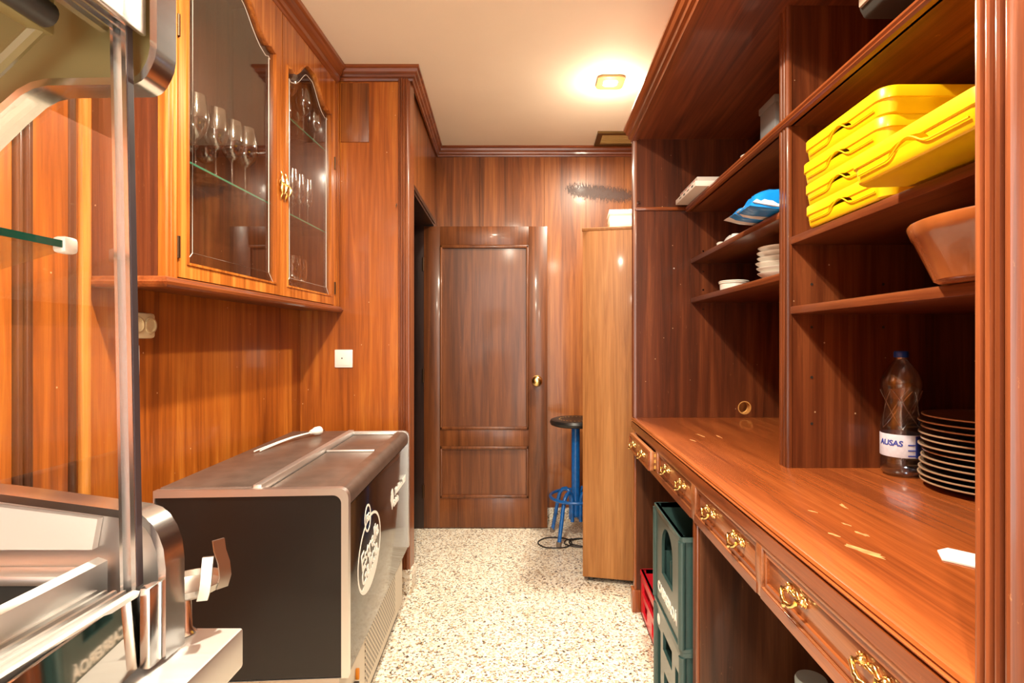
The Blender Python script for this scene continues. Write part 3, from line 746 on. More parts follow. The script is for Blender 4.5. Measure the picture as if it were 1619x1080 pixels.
Y1, Y2 = .486, .512; YN = -.75
dc = thing('display_case', 'stainless steel and glass tapas display case in the near left foreground', 'display case', (-.5, 0, .970))
base_prof = [(-.335, .9725), (-.335, 1.054)] + [(-.337, 1.072), (-.342, 1.086), (-.3485, 1.096), (-.356, 1.1025), (-.366, 1.106)] + [(-.485, 1.122), (-.66, 1.142), (-.66, .9725)]
e_ = MB(); e_.ring(base_prof, inset_poly(base_prof, .007), 'Y', Y1, Y2); e_.build('end_rim', STEELP, dc, smooth=35)
e_ = MB(); e_.prism(inset_poly(base_prof, .006), 'Y', .497, .503); e_.build('end_plate', STEEL, dc, smooth=0)
MB().prism([(-.64, 1.070), (-.405, 1.070), (-.400, 1.098), (-.64, 1.128)], 'Y', .490, .4965).build('liner_panel', WHITEP, dc)
b_ = MB(); b_.box(-.66, -.640, YN, Y1, .9725, 1.09, .003); b_.box(-.66, -.40, YN, Y1, .9725, .985)
b_.build('tub', plain('tub_grey', srgb(96, 92, 86), .35, .6), dc)
b_ = MB(); b_.box(-.64, -.402, .474, .4965, 1.043, 1.053, .003); b_.build('tub_ledge', STEELB, dc)
b_ = MB(); b_.box(-.64, -.402, .482, .4965, .985, 1.043); b_.build('pan_wall', DGREY, dc, smooth=0)
b_ = MB(); b_.prism([(-.396, .985), (-.390, .985), (-.386, 1.030), (-.386, 1.063), (-.3945, 1.066), (-.3955, 1.062)], 'Y', YN, .484); b_.build('tub_wall', STEELB, dc, smooth=20)
# sliding-door track of the case, four ridges
tp = [(-.386, 1.020), (-.362, 1.020), (-.362, 1.037), (-.348, 1.037), (-.3465, 1.0420), (-.351, 1.0425)]
for k in range(4):
    x = -.3535 - k*.0082; tp += [(x, 1.0425), (x-.0005, 1.0375), (x-.0047, 1.0375), (x-.0052, 1.0425)]
tp += [(-.386, 1.0425)]
MB().prism(tp, 'Y', YN, .470).build('sliding_track', STEELB, dc, smooth=0)
MB().box(-.386, -.362, YN, Y1, .9725, 1.0205).build('case_base', STEEL, dc, smooth=0)
fp = MB(); fp.box(-.003, .0, -.15, .050, -.033, .032)
bmesh.ops.transform(fp.bm, matrix=Matrix.Translation((-.3465, .438, 1.0075)) @ Matrix.Rotation(R(5.3), 4, 'Z') @ Matrix.Rotation(R(-2.4), 4, 'Y'), verts=fp.bm.verts)
fp.build('mirror_panel', MIRROR, dc, smooth=0)
MB().box(-.3475, -.338, .470, Y1, .9725, 1.044, .002).build('corner_profile', STEELP, dc)
# post (leans a little)
ps = MB()
def post(mb, xb0, xb1, xt0, xt1, y0, y1, zb, zt):
    mb.loft([[(xb0, y0, zb), (xb1, y0, zb), (xb1, y1, zb), (xb0, y1, zb)], [(xt0, y0, zt), (xt1, y0, zt), (xt1, y1, zt), (xt0, y1, zt)]])
PB, PT = (-.3653, -.3515), (-.3748, -.3612)
for f0, f1, y0 in ((0, .20, .472), (.72, 1, .472), (.20, .72, .479)):
    post(ps, PB[0]+(PB[1]-PB[0])*f0, PB[0]+(PB[1]-PB[0])*f1, PT[0]+(PT[1]-PT[0])*f0, PT[0]+(PT[1]-PT[0])*f1, y0, .481, 1.0385, 1.540)
ps.build('post', STEELP, dc, smooth=0)
ps = MB(); post(ps, PB[1], PB[1]+.0006, PT[1], PT[1]+.0006, .4735, .4800, 1.044, 1.540); ps.build('post_side_reflection', plain('purple_grey_reflection', srgb(72, 64, 70), .3), dc, smooth=0)  # dark sheet painting the dim reflection on the post's side face
# canopy
can = [(-.343, 1.66), (-.343, 1.526), (-.3448, 1.5155), (-.3476, 1.5087), (-.352, 1.5005), (-.357, 1.4955), (-.364, 1.4925), (-.442, 1.4915), (-.455, 1.4885), (-.466, 1.4825), (-.485, 1.466), (-.54, 1.412), (-.60, 1.34), (-.66, 1.25), (-.68, 1.25), (-.68, 1.66)]
e_ = MB(); e_.ring(can, inset_poly(can, .0065), 'Y', Y1, Y2); e_.build('canopy_rim', STEELP, dc, smooth=35)
e_ = MB(); e_.prism(inset_poly(can, .006), 'Y', .497, .503); e_.build('canopy_end', CREAMM, dc, smooth=0)
b_ = MB(); b_.box(-.357, -.352, YN, Y1, 1.535, 1.66, .002); b_.box(-.68, -.352, YN, Y1, 1.652, 1.66); b_.build('canopy_shell', plain('canopy_steel', (.72, .66, .60, 1), .3, .9), dc)
tp = [(-.357, 1.546), (-.357, 1.536)]
for k in range(3):
    x = -.359 - k*.0085; tp += [(x, 1.536), (x-.0008, 1.541), (x-.0058, 1.541), (x-.0066, 1.536)]
tp += [(-.389, 1.536), (-.389, 1.546)]
MB().prism(tp, 'Y', YN, .480).build('canopy_track', STEELP, dc, smooth=0)
b_ = MB(); b_.box(-.395, -.357, YN, Y1, 1.546, 1.552); b_.box(-.66, -.395, YN, .497, 1.575, 1.580); b_.build('canopy_underside', CREAMM, dc, smooth=0)
l_ = MB(); l_.lathe([(0, -.9), (.011, -.9), (.011, 0), (0, 0)], (-.412, .452, 1.535), 18, mtx=Matrix.Rotation(R(-90), 4, 'X')); l_.build('lamp_tube', DGREY, dc)
l_ = MB(); l_.box(-.435, -.420, .40, .470, 1.526, 1.580, .003); l_.tube([(-.425, .462, 1.533), (-.465, .462, 1.494), (-.53, .462, 1.44)], .006, 8); l_.build('lamp_bracket', CREAMM, dc)
MB().prism([(-.66, 1.13), (-.367, 1.105), (-.374, 1.4935), (-.442, 1.4935), (-.466, 1.484), (-.60, 1.345), (-.66, 1.25)], 'Y', .4885, .4915).build('end_glass', GLASS, dc, smooth=0)
sh = MB()
A_, B_ = (-.400, 1.3450), (-.60, 1.285)
for (ax, az) in (A_, B_): pass
sh.loft([[(A_[0], YN, A_[1]), (A_[0], YN, A_[1]-.006), (B_[0], YN, B_[1]-.006), (B_[0], YN, B_[1])], [(A_[0], .460, A_[1]), (A_[0], .460, A_[1]-.006), (B_[0], .460, B_[1]-.006), (B_[0], .460, B_[1])]])
gs = sh.build('glass_shelf', GSHELF, dc, smooth=0)
e_ = MB(); e_.box(-.4005, -.3985, YN, .459, A_[1]-.006, A_[1]); e_.build('polished_edge', plain('deep_green_edge', srgb(8, 92, 78), .2, coat=.5), gs, smooth=0)
e_ = MB(); e_.box(-.408, -.396, .452, .466, A_[1]-.010, A_[1]+.004, .003); e_.build('shelf_clip', WHITE, gs)

# small steel stand with two prongs behind the case
hx, hy = -.349, .5465
hs = thing('pronged_stand', 'small round steel stand with two bent prongs at the end of the display case', 'stand', (hx, .535, .970))
hy = .541
MB().lathe([(0, .9705), (.010, .9705), (.006, .975), (.005, 1.004), (0, 1.004)], (hx, .535, 0), 16).build('stem', STEELP, hs)
hx2 = -.351
MB().lathe([(0, 1.004), (.020, 1.005), (.029, 1.010), (.0315, 1.017), (.030, 1.017), (.026, 1.012), (0, 1.009)], (hx2, hy+.006, 0), 32).build('dish', PRONG, hs)
def strip(pts, wv, th=.0012):
    secs = []
    for p in pts:
        p = Vector(p); w_ = Vector(wv); n_ = Vector((-w_.y, w_.x, 0)).normalized()*th
        secs.append([p-w_+n_, p+w_+n_, p+w_-n_, p-w_-n_])
    return secs
b_ = MB(); b_.loft(strip([(-.3250, .5230, 1.008), (-.3215, .5215, 1.018), (-.3195, .5205, 1.030), (-.3190, .5210, 1.041), (-.3185, .522, 1.051)], (.0046, .0012, 0))); b_.build('prong', PRONG, hs)
b_ = MB(); b_.loft(strip([(-.3195, .546, 1.010), (-.3160, .546, 1.022), (-.3175, .546, 1.036), (-.3215, .546, 1.048), (-.3230, .546, 1.059)], (.0032, .0045, 0))); b_.build('prong', PRONG, hs)

# ------------------------------------------------------------------ right-hand sideboard with drawers
WX = .454
sb = thing('sideboard', 'long mahogany sideboard base with brass-handled drawers along the right side', 'sideboard', (.85, 1.52, 0))
PY = [(2.500, 2.540), (1.530, 1.570), (.512, .554)]
for i, (a, b_) in enumerate(PY):
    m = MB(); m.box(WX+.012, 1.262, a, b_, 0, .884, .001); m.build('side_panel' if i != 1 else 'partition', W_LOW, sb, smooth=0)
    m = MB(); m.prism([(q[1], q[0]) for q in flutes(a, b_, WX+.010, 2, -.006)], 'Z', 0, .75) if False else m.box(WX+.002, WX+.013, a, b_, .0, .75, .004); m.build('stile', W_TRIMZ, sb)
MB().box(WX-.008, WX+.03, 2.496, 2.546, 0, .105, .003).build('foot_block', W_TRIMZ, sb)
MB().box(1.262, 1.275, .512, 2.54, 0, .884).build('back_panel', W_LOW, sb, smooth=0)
# face frame
ff = MB(); x0, x1 = WX-.002, WX+.016
ff.box(x0, x1, .512, 2.54, .845, .858, .001); ff.box(x0, x1, .554, 2.500, .745, .768, .001)
mull = [(2.462, 2.540), (2.008, 2.034), (1.530, 1.570), (1.078, 1.106), (.512, .600)]
for a, b_ in mull: ff.box(x0-.0005, x1, a, b_, .745, .850, .001)
ff.build('drawer_frame', W_FRAME, sb)
bm_ = [(.005, .856), (-.014, .856), (-.020, .860), (-.023, .866), (-.023, .874), (-.019, .880), (-.012, .8835), (.005, .8835)]
MB().sweep(bm_, [(WX, .512), (WX, 2.545)][::1]).build('top_moulding', W_TRIMY, sb, smooth=30)
lm = [(.004, .745), (-.006, .747), (-.010, .752), (-.006, .758), (-.010, .763), (.004, .767)]
lmo = MB()
lmo.sweep(lm, [(WX, 1.100), (WX, 1.535)]); lmo.sweep(lm, [(WX, 1.570), (WX, 2.470)]); lmo.sweep(lm, [(WX, .600), (WX, 1.080)]); lmo.build('lower_moulding', W_TRIMY, sb, smooth=30)
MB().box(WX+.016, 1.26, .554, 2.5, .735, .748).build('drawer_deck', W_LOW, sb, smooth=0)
handle_me = None
def handle_mb(x, y, z):
    h = MB()
    for s in (-1, 1):
        h.lathe([(0, 0), (.009, 0), (.010, .003), (.006, .006), (.004, .014), (.006, .018), (0, .020)], (x, y+s*.026, z+.004), 12, mtx=Matrix.Rotation(R(-90), 4, 'Y'))
        for a in range(5):
            q = R(72*a); h.tube([(x-.003, y+s*.026, z+.004), (x-.005, y+s*.026+.009*math.cos(q), z+.004+.009*math.sin(q))], [.004, .0022], 6)
    h.tube([(x-.002, y-.036+.006*k, z+.004+.006*math.sin(k*1.15)) for k in range(13)], [.0018+.0030*abs(math.sin(k*.9)) for k in range(13)], 7)
    h.tube([(x-.018, y-.028, z+.003), (x-.020, y-.020, z-.005), (x-.022, y-.012, z-.009), (x-.023, y-.006, z-.008), (x-.024, y, z-.011), (x-.023, y+.006, z-.008), (x-.022, y+.012, z-.009), (x-.020, y+.020, z-.005), (x-.018, y+.028, z+.003)],
           [.0045, .0036, .0048, .0040, .0066, .0040, .0048, .0036, .0045], 8)
    h.tube([(x-.010, y-.008, z+.006), (x-.014, y, z+.011), (x-.010, y+.008, z+.006)], .0030, 6)
    return h
for i, (a, b_, out) in enumerate([(2.036, 2.460, .032), (1.572, 2.006, 0), (1.108, 1.528, 0), (.602, 1.076, 0)]):
    xf = WX+.008-out
    d = MB(); d.box(xf, xf+.016, a+.001, b_-.001, .769, .8435, .003); d.box(xf+.014, xf+.42, a+.008, a+.020, .772, .838); d.box(xf+.014, xf+.42, b_-.020, b_-.008, .772, .838)
    d.box(xf+.014, xf+.42, a+.02, b_-.02, .772, .778); d.box(xf+.408, xf+.42, a+.02, b_-.02, .772, .838)
    dro = d.build('drawer', W_FRAME, sb, label=['drawer pulled slightly open', None, None, None][i])
    if i == 0:
        j = MB()
        for k in range(3): j.box(xf+.016, xf+.030, a+.0075, a+.0085, .776+k*.022, .788+k*.022)
        j.build('dovetail', plain('pale_pine', srgb(214, 156, 74), .5), dro, smooth=0)
    mo = MB(); o_ = [(a+.002, .770), (b_-.002, .770), (b_-.002, .8425), (a+.002, .8425)]
    mo.ring(o_, inset_poly(o_, .010), 'X', xf-.006, xf+.002); mo.build('drawer_bead', W_TRIMY, dro, smooth=0)
    for f in (.27, .73):
        handle_mb(xf, a+(b_-a)*f, .808).build('handle', BRASS, dro, smooth=60, label='ornate brass drawer pull')
# worktop
top_p = [(1.27, .884), (WX+.012, .884), (WX+.012, .8885), (WX-.004, .8885), (WX-.006, .892), (WX-.002, .8955), (WX-.005, .899), (WX-.003, .904), (WX+.002, .906), (1.27, .906)]
wtp = MB().prism(top_p, 'Y', .50, 2.548).build('wooden_worktop', W_TOP, loc=(.86, 1.52, .884))
tag(wtp, 'worn orange-brown wooden worktop running along the drawers on the right', 'worktop')
# bare-wood scuffs in the varnish
sc_pts = [(.555, .905, .040, .0095, 30), (.600, .985, .016, .006, 25), (.545, .985, .012, .004, 30), (.60, 1.04, .010, .003, 20), (.66, 1.155, .022, .004, -10), (.575, 1.12, .010, .003, 35), (.62, 2.02, .045, .006, 8), (.68, 2.0, .03, .005, 0), (.56, 1.92, .02, .004, 14)]
BARE = plain('bare_wood', srgb(222, 160, 100), .5, noise=.4, nscale=80)
for x, y, l_, w_, a in sc_pts:
    n = 14; pts = []
    for k in range(n):
        q = 2*math.pi*k/n; r_ = random.uniform(.55, 1.25); px, py = w_*math.cos(q)*r_, l_*math.sin(q)*r_
        pts.append((x+px*math.cos(R(a))-py*math.sin(R(a)), y+px*math.sin(R(a))+py*math.cos(R(a))))
    MB().prism(pts, 'Z', .9058, .9063).build('bare_scuff', BARE, wtp, smooth=0, label='pale patch where the varnish is worn away')

# ------------------------------------------------------------------ open shelving above the sideboard
hu = thing('shelving_unit', 'tall open mahogany shelving standing on the sideboard, lined with plates and trays', 'shelving', (.9, 1.52, .906))
ZS = 2.200; ZA = 1.862
hol = Vector((.968, .952)); 
# far side panel with a round cable hole
n = 32; outer = []; inner = []
px0, px1, pz0, pz1 = WX, 1.262, .9065, ZS
for k in range(n):
    q = 2*math.pi*(k+.5)/n; c_, s2 = math.cos(q), math.sin(q)
    inner.append((hol.x+.031*c_, hol.y+.031*s2))
    tx = (px1-hol.x)/c_ if c_ > 0 else (px0-hol.x)/c_; tz = (pz1-hol.y)/s2 if s2 > 0 else (pz0-hol.y)/s2
    t_ = min(tx, tz); outer.append((hol.x+c_*t_, hol.y+s2*t_))
# exact corners
for cx_, cz_ in ((px0, pz0), (px1, pz0), (px1, pz1), (px0, pz1)):
    i_ = min(range(n), key=lambda k: (outer[k][0]-cx_)**2+(outer[k][1]-cz_)**2); outer[i_] = (cx_, cz_)
m = MB(); m.ring(outer, inner, 'Y', 2.500, 2.538); m.build('side_panel', W_DARK, hu, smooth=0)
m = MB(); m.ring(inner, [(hol.x+(a-hol.x)*.86, hol.y+(b-hol.y)*.86) for a, b in inner], 'Y', 2.499, 2.538); m.build('hole_lining', plain('hole_edge', srgb(196, 140, 74), .6), hu)
MB().box(WX+.006, 1.262, .512, .554, .9065, ZS).build('side_panel', W_DARK, hu, smooth=0)
for (a, b_, mat) in ((2.498, 2.541, W_TRIMZ), (.5085, .5555, W_POST)):
    pr = [(WX+.012, a)]; nn = 4; wd = (b_-a)/nn
    for k in range(nn):
        y = a+k*wd
        pr += [(WX+.004, y+wd*.04), (WX-.003, y+wd*.25), (WX-.004, y+wd*.5), (WX-.003, y+wd*.75), (WX+.004, y+wd*.96)]
    pr += [(WX+.012, b_)]
    MB().prism(pr, 'Z', .9065, ZS).build('fluted_post', mat, hu, smooth=35)
DX = .702
for z0, z1 in ((.9065, ZA), (ZA+.024, ZS)):
    MB().box(DX+.008, 1.262, 1.504, 1.550, z0, z1).build('divider', W_DARK, hu, smooth=0)
    pr = [(DX+.012, 1.502)]; wd = .0175
    for k in range(3):
        y = 1.501+k*wd; pr += [(DX+.003, y+.001), (DX-.002, y+wd*.25), (DX-.002, y+wd*.75), (DX+.003, y+wd-.001)]
    pr += [(DX+.012, 1.553)]
    MB().prism(pr, 'Z', z0, z1).build('fluted_strip', W_TRIMZ, hu, smooth=35)
MB().box(1.262, 1.275, .512, 2.54, .9065, ZS).build('back_panel', W_DARK, hu, smooth=0)
MB().box(WX, 1.275, .512, 2.54, ZS, ZS+.020).build('soffit', W_SOFFIT, hu, smooth=0)
def shelf(x, y0, y1, z, th=.022):
    MB().box(x, 1.262, y0, y1, z, z+th, .004).build('shelf', W_SHELF, hu)
def shelf_edge_prof(x, z):
    return [(x+.02, z), (x, z), (x-.006, z+.004), (x-.004, z+.009), (x-.008, z+.013), (x-.006, z+.020), (x, z+.024), (x+.02, z+.024)]
MB().box(.71, 1.262, .554, 2.5, ZA, ZA+.024).build('shelf', W_SHELF, hu, smooth=0)
MB().prism(shelf_edge_prof(.697, ZA), 'Y', .554, 2.499).build('shelf_moulding', W_TRIMY, hu, smooth=25)
shelf(.717, 1.551, 2.499, 1.622); shelf(.717, 1.551, 2.499, 1.440)
shelf(.709, .555, 1.503, 1.530); shelf(.709, .555, 1.503, 1.336)
MB().box(WX+.004, .700, 2.492, 2.5, 1.868, 1.884, .002).build('joint_strip', W_TRIM, hu)
st = MB()
for x in (.80, 1.00):
    for z in (1.30, 1.16, 1.03, 1.42): st.lathe([(0, 0), (.004, 0), (.004, .0006), (0, .0006)], (x-.03, 1.5035, z), 8, mtx=rot)
st.build('peg_hole', DARKIN, hu)
st = MB()
for x, z in ((.775, 1.585), (.775, 1.68), (.775, 1.50), (.775, 1.41), (.64, 1.60)): st.lathe([(0, 0), (.004, 0), (.004, .0015), (0, .0015)], (x, 2.4995, z), 8, mtx=rot)
st.build('shelf_pin', CHROME, hu)
cpr = [(-.02, ZS+.060), (.044, ZS+.060), (.044, ZS+.050), (.036, ZS+.046), (.030, ZS+.032), (.022, ZS+.026), (.020, ZS+.014), (.010, ZS+.008), (.008, ZS-.004), (-.02, ZS-.004)]
MB().sweep(cpr, [(WX, .50), (WX, 2.535), ]).build('cornice', W_TRIMY, hu, smooth=25)
MB().box(WX-.008, WX+.02, 2.500, 2.541, ZS-.003, ZS+.06, .002).build('cornice_end', W_TRIMY, hu)
h = MB().tube([(WX+.02, 2.497, 1.905), (WX+.02, 2.488, 1.905)], .006, 10).build('screw_cap', CHROME, hu)

# ------------------------------------------------------------------ things on the shelves
def tray_mb(L=.335, W=.40, H=.055):
    """stackable tray, length along y, outer face at x=0"""
    secs = []
    for z, d in ((0, .010), (.004, .006), (H*.55, .003), (H*.58, 0), (H*.95, 0), (H, .0015), (H, .008), (.010, .014)):
        secs.append([(x, y, z) for x, y in rrect(0+d, W-d, d, L-d, .030 if d < .012 else .024)])
    m = MB(); m.loft(secs, True, True); return m
def cut(o, cutter):
    """subtract the cutter mesh from an object for good"""
    md = o.modifiers.new('cut', 'BOOLEAN'); md.object = cutter; md.operation = 'DIFFERENCE'; md.solver = 'EXACT'
    bpy.context.view_layer.update()
    me = bpy.data.meshes.new_from_object(o.evaluated_get(bpy.context.evaluated_depsgraph_get()))
    o.modifiers.remove(md); o.data = me; bpy.data.objects.remove(cutter)
    me.set_sharp_from_angle(angle=R(40))
def arch_mb(L, H):
    m = MB(); n = 30; pts = []
    for k in range(n+1):
        y = .035+(L-.07)*k/n; u = abs(k/n-.5)*2
        z = H*.30 + (H*.40*(.5+.5*math.cos(math.pi*u/.40)) if u < .40 else 0)
        pts.append((.0012, y, z))
    m.tube(pts, .0016, 6); return m
def make_tray(loc, label, rot=(0, 0, 0)):
    t = thing('plastic_tray', label, 'tray', loc, group='yellow trays on the shelf', local=True, rot=rot)
    b = tray_mb().build('tray_body', YELLOW, t); L, H = .335, .055
    lens = [(L/2+.050*math.cos(R(180*k/14)), H*.34+H*.34*math.sin(R(180*k/14))) for k in range(15)]
    lens += [(L/2+.050*math.cos(R(180-180*k/14)), H*.34+H*.14*math.sin(R(180*k/14))) for k in range(1, 14)]
    c = MB().prism(lens, 'X', -.02, .03).build('cutter', YELLOW); c.parent = t
    cut(b, c)
    arch_mb(L, H).build('grip', YELLOW, t); return t
TH = .0556
zD = 1.5526
t0 = make_tray((.697, 1.075, zD), 'yellow plastic tray at the bottom of the stack of four')
for k, l in ((1, 'yellow plastic tray second from the bottom of the stack'), (2, 'yellow plastic tray third up in the stack under the top one'), (3, 'yellow plastic tray on top of the stack of four')):
    c = copy_tree(t0); c.location = (.697-.003*(k % 2), 1.075+.004*(k % 3), zD+TH*k+.0005); c['label'] = l; c.rotation_euler = (0, 0, R((-.6, .5, -.3)[k-1]))
c = copy_tree(t0); c.location = (.600, .712, zD+.003); c.rotation_euler = (R(0), R(-1.5), R(-1.0)); c['label'] = 'single yellow plastic tray jutting over the shelf edge in front of the stack'

bowl = MB(); bx, by, bz = .790, .845, 1.3585
bowl.lathe([(0, 0), (.126, 0), (.134, .004), (.163, .074), (.1655, .076), (.172, .094), (.171, .098), (.164, .099), (.158, .094), (.126, .012), (0, .010)], (bx, by, bz), 56)
o = bowl.build('terracotta_bowl', TERRA, loc=(bx, by, bz)); tag(o, 'large glazed terracotta dish overhanging the shelf below the yellow trays', 'dish')

# water bottle
wx, wy, wz = .970, 1.430, .9065
wb = thing('water_bottle', 'half-full plastic water bottle with blue cap on the worktop beside the plates', 'bottle', (wx, wy, wz))
pf = [(0, .004), (.030, .002), (.044, .006), (.0485, .018), (.0485, .040), (.0465, .048), (.0475, .054), (.0475, .108), (.0465, .116), (.0478, .124), (.047, .140), (.040, .168), (.0375, .186), (.039, .205), (.0455, .226), (.0478, .238), (.0470, .250), (.040, .270), (.026, .292), (.0160, .303), (.0145, .308), (.0145, .312)]
MB().lathe(pf, (wx, wy, wz), 40).build('bottle_body', PET, wb, smooth=60)
rb = MB()
for s in (-1, 1):
    for ph in range(6):
        pts = []
        for k in range(13):
            u = k/12; z = .126+.098*u; q = R(ph*60)+s*u*1.5
            r_ = .0472 - .0095*math.sin(math.pi*min(1, max(0, (u))))
            pts.append((wx+r_*math.cos(q), wy+r_*math.sin(q), wz+z))
        rb.tube(pts, .0011, 5)
rb.build('bottle_rib', CRYSTAL, wb)
MB().lathe([(0, .006), (.028, .004), (.042, .008), (.0462, .019), (.0462, .040), (.0445, .048), (.0455, .054), (.0455, .108), (.0445, .116), (.0455, .140), (.044, .146), (0, .146)], (wx, wy, wz), 40).build('water', WATER, wb, smooth=60)
MB().lathe([(0, .3115), (.0165, .3115), (.0170, .314), (.0168, .325), (.015, .328), (0, .328)], (wx, wy, wz), 28).build('cap', CAPBLUE, wb)
MB().lathe([(.0478, .052), (.0482, .053), (.0482, .110), (.0478, .111)], (wx, wy, wz), 48).build('paper_label', plain('label_paper', srgb(206, 202, 214), .45, noise=.1, nscale=120), wb)
lb = MB()
me = text_mesh('AUSAS', .020, .0006, 'CENTER', .1)
t_ = bmesh.new(); t_.from_mesh(me)
base_a = math.atan2(-wy, -wx)      # towards the viewer
for v in t_.verts:
    q = base_a + (v.co.x - .026)/.0486; r_ = .0484+v.co.z
    v.co = Vector((wx+r_*math.cos(q), wy+r_*math.sin(q), wz+.088+v.co.y))
lb._merge(t_)
for k in range(3):
    for j in range(9):
        q = base_a+.34+.040*j; z = .058+.014*k
        lb.box(-.001, .001, -.0012, .0012, -.0015, .0015, rot=Matrix.Translation((wx+.0483*math.cos(q), wy+.0483*math.sin(q), wz+z)) @ Matrix.Rotation(q, 4, 'Z'))
for k in range(11):
    q = base_a+.72+.03*k
    lb.box(-.0004, .0004, -.0009, .0009, -.028, .028, rot=Matrix.Translation((wx+.0484*math.cos(q), wy+.0484*math.sin(q), wz+.081)) @ Matrix.Rotation(q, 4, 'Z'))
lb.build('label_print', PRINTB, wb, smooth=0)

# stack of brown plates
px_, py_, pz_ = 1.066, 1.262, .9065
NP = 12; stp = .0143; pl0 = None
ords = ['bottom', 'second', 'third', 'fourth', 'fifth', 'sixth', 'seventh', 'eighth', 'ninth', 'tenth', 'eleventh', 'top']
for k in range(NP):
    dx, dy = random.uniform(-.006, .006), random.uniform(-.005, .005)
    lab = 'brown stoneware plate at the bottom of the stack beside the bottle' if k == 0 else ('brown stoneware plate on top of the stack beside the bottle' if k == NP-1 else '%s brown stoneware plate from the bottom of the stack beside the bottle' % ords[k])
    if pl0 is None:
        pl0 = thing('stoneware_plate', lab, 'plate', (px_, py_, pz_), group='stacked brown plates', local=True)
        MB().lathe([(0, .002), (.075, .0), (.080, .002), (.100, .010), (.134, .0165), (.1335, .0195), (.100, .0145), (.078, .0072), (0, .006)], (0, 0, 0), 48).build('plate_body', PLATE, pl0)
        MB().lathe([(.1335, .0158), (.1365, .0172), (.1368, .0196), (.1335, .0202)], (0, 0, 0), 48).build('rim', PLATE_RIM, pl0)
    else:
        c = copy_tree(pl0); c.location = (px_+dx, py_+dy, pz_+stp*k); c['label'] = lab

# napkin on the worktop
nb = MB(); pts = [(.655, .868), (.675, .905), (.70, .915), (.78, .83), (.76, .80), (.70, .82)]
nb.prism(pts, 'Z', .9066, .909); pts2 = [(a+.004, b+.004) for a, b in pts]; nb.prism([(.70, .83), (.685, .895), (.77, .83)], 'Z', .909, .912)
o = nb.build('paper_napkin', PAPER, loc=(.70, .86, .9066)); tag(o, 'folded white paper napkin lying on the worktop by the near post', 'napkin')

# upper shelf, far end: magazines and flat cartons
zA = ZA+.0245
for k, (h_, xa, ya, yb) in enumerate(((.022, .640, 2.165, 2.470), (.020, .652, 2.180, 2.440))):
    z = zA + k*.0225
    lab = ['flat printed white carton lying underneath on the high shelf', 'grey-topped flat carton on top of the printed carton on the high shelf'][k]
    t = thing('flat_carton', lab, 'carton', (xa+.11, 2.33, z), group='flat cartons on the high shelf')
    MB().box(xa, xa+.23, ya, yb, z, z+h_, .002).build('carton_body', [plain('carton_white', srgb(222, 212, 202), .55), plain('carton_grey', srgb(186, 178, 170), .55)][k], t)
    pr = MB()
    for q in range(4): pr.box(xa-.0005, xa+.0005, ya+.03+q*.06, ya+.055+q*.06+.006*(q % 2), z+.006+.003*(q % 2), z+.014, .0002)
    pr.build('printing', [DGREY, PRINTR][k], t, smooth=0)
o = MB().lathe([(0, 0), (.022, 0), (.030, .024), (.034, .042), (.032, .042), (.026, .020), (0, .006)], (.770, 1.935, zA), 24).build('small_dish', CERAM, loc=(.770, 1.935, zA)); tag(o, 'small white dish peeking over the high shelf edge beyond the divider', 'dish')
t = thing('storage_box', 'plain grey box standing on the high shelf close to the divider', 'box', (.86, 1.86, zA))
MB().box(.79, .96, 1.78, 1.90, zA, 2.075, .004).build('box_body', GREYP, t); MB().box(.786, .964, 1.776, 1.904, 2.055, 2.080, .004).build('box_lid', GREYP, t)
# appliance hung under the soffit, right bay
t = thing('wall_speaker', 'grey and cream appliance with dark frame fixed high above the yellow trays', 'appliance', (.82, 1.15, ZS))
ap = [(.740, 2.02), (.752, 1.998), (.86, 1.998), (.88, 2.02), (.88, 2.17), (.86, 2.19), (.76, 2.19), (.740, 2.17)]
MB().prism(ap, 'Y', 1.02, 1.235, .006).build('casing', DGREY, t)
MB().prism(inset_poly(ap, .016), 'Y', 1.232, 1.242, .003).build('back_cover', plain('cream_grey', srgb(176, 160, 140), .4), t)
m = MB(); m.box(.733, .742, 1.145, 1.225, 2.018, 2.165, .006); m.build('grille_panel', plain('cream_grey2', srgb(186, 166, 148), .35), t)
m = MB(); m.box(.732, .742, 1.035, 1.130, 2.030, 2.165, .014); m.build('lens_cover', GREYP, t)
MB().box(.77, .85, 1.08, 1.18, 2.188, ZS).build('mount', DGREY, t)

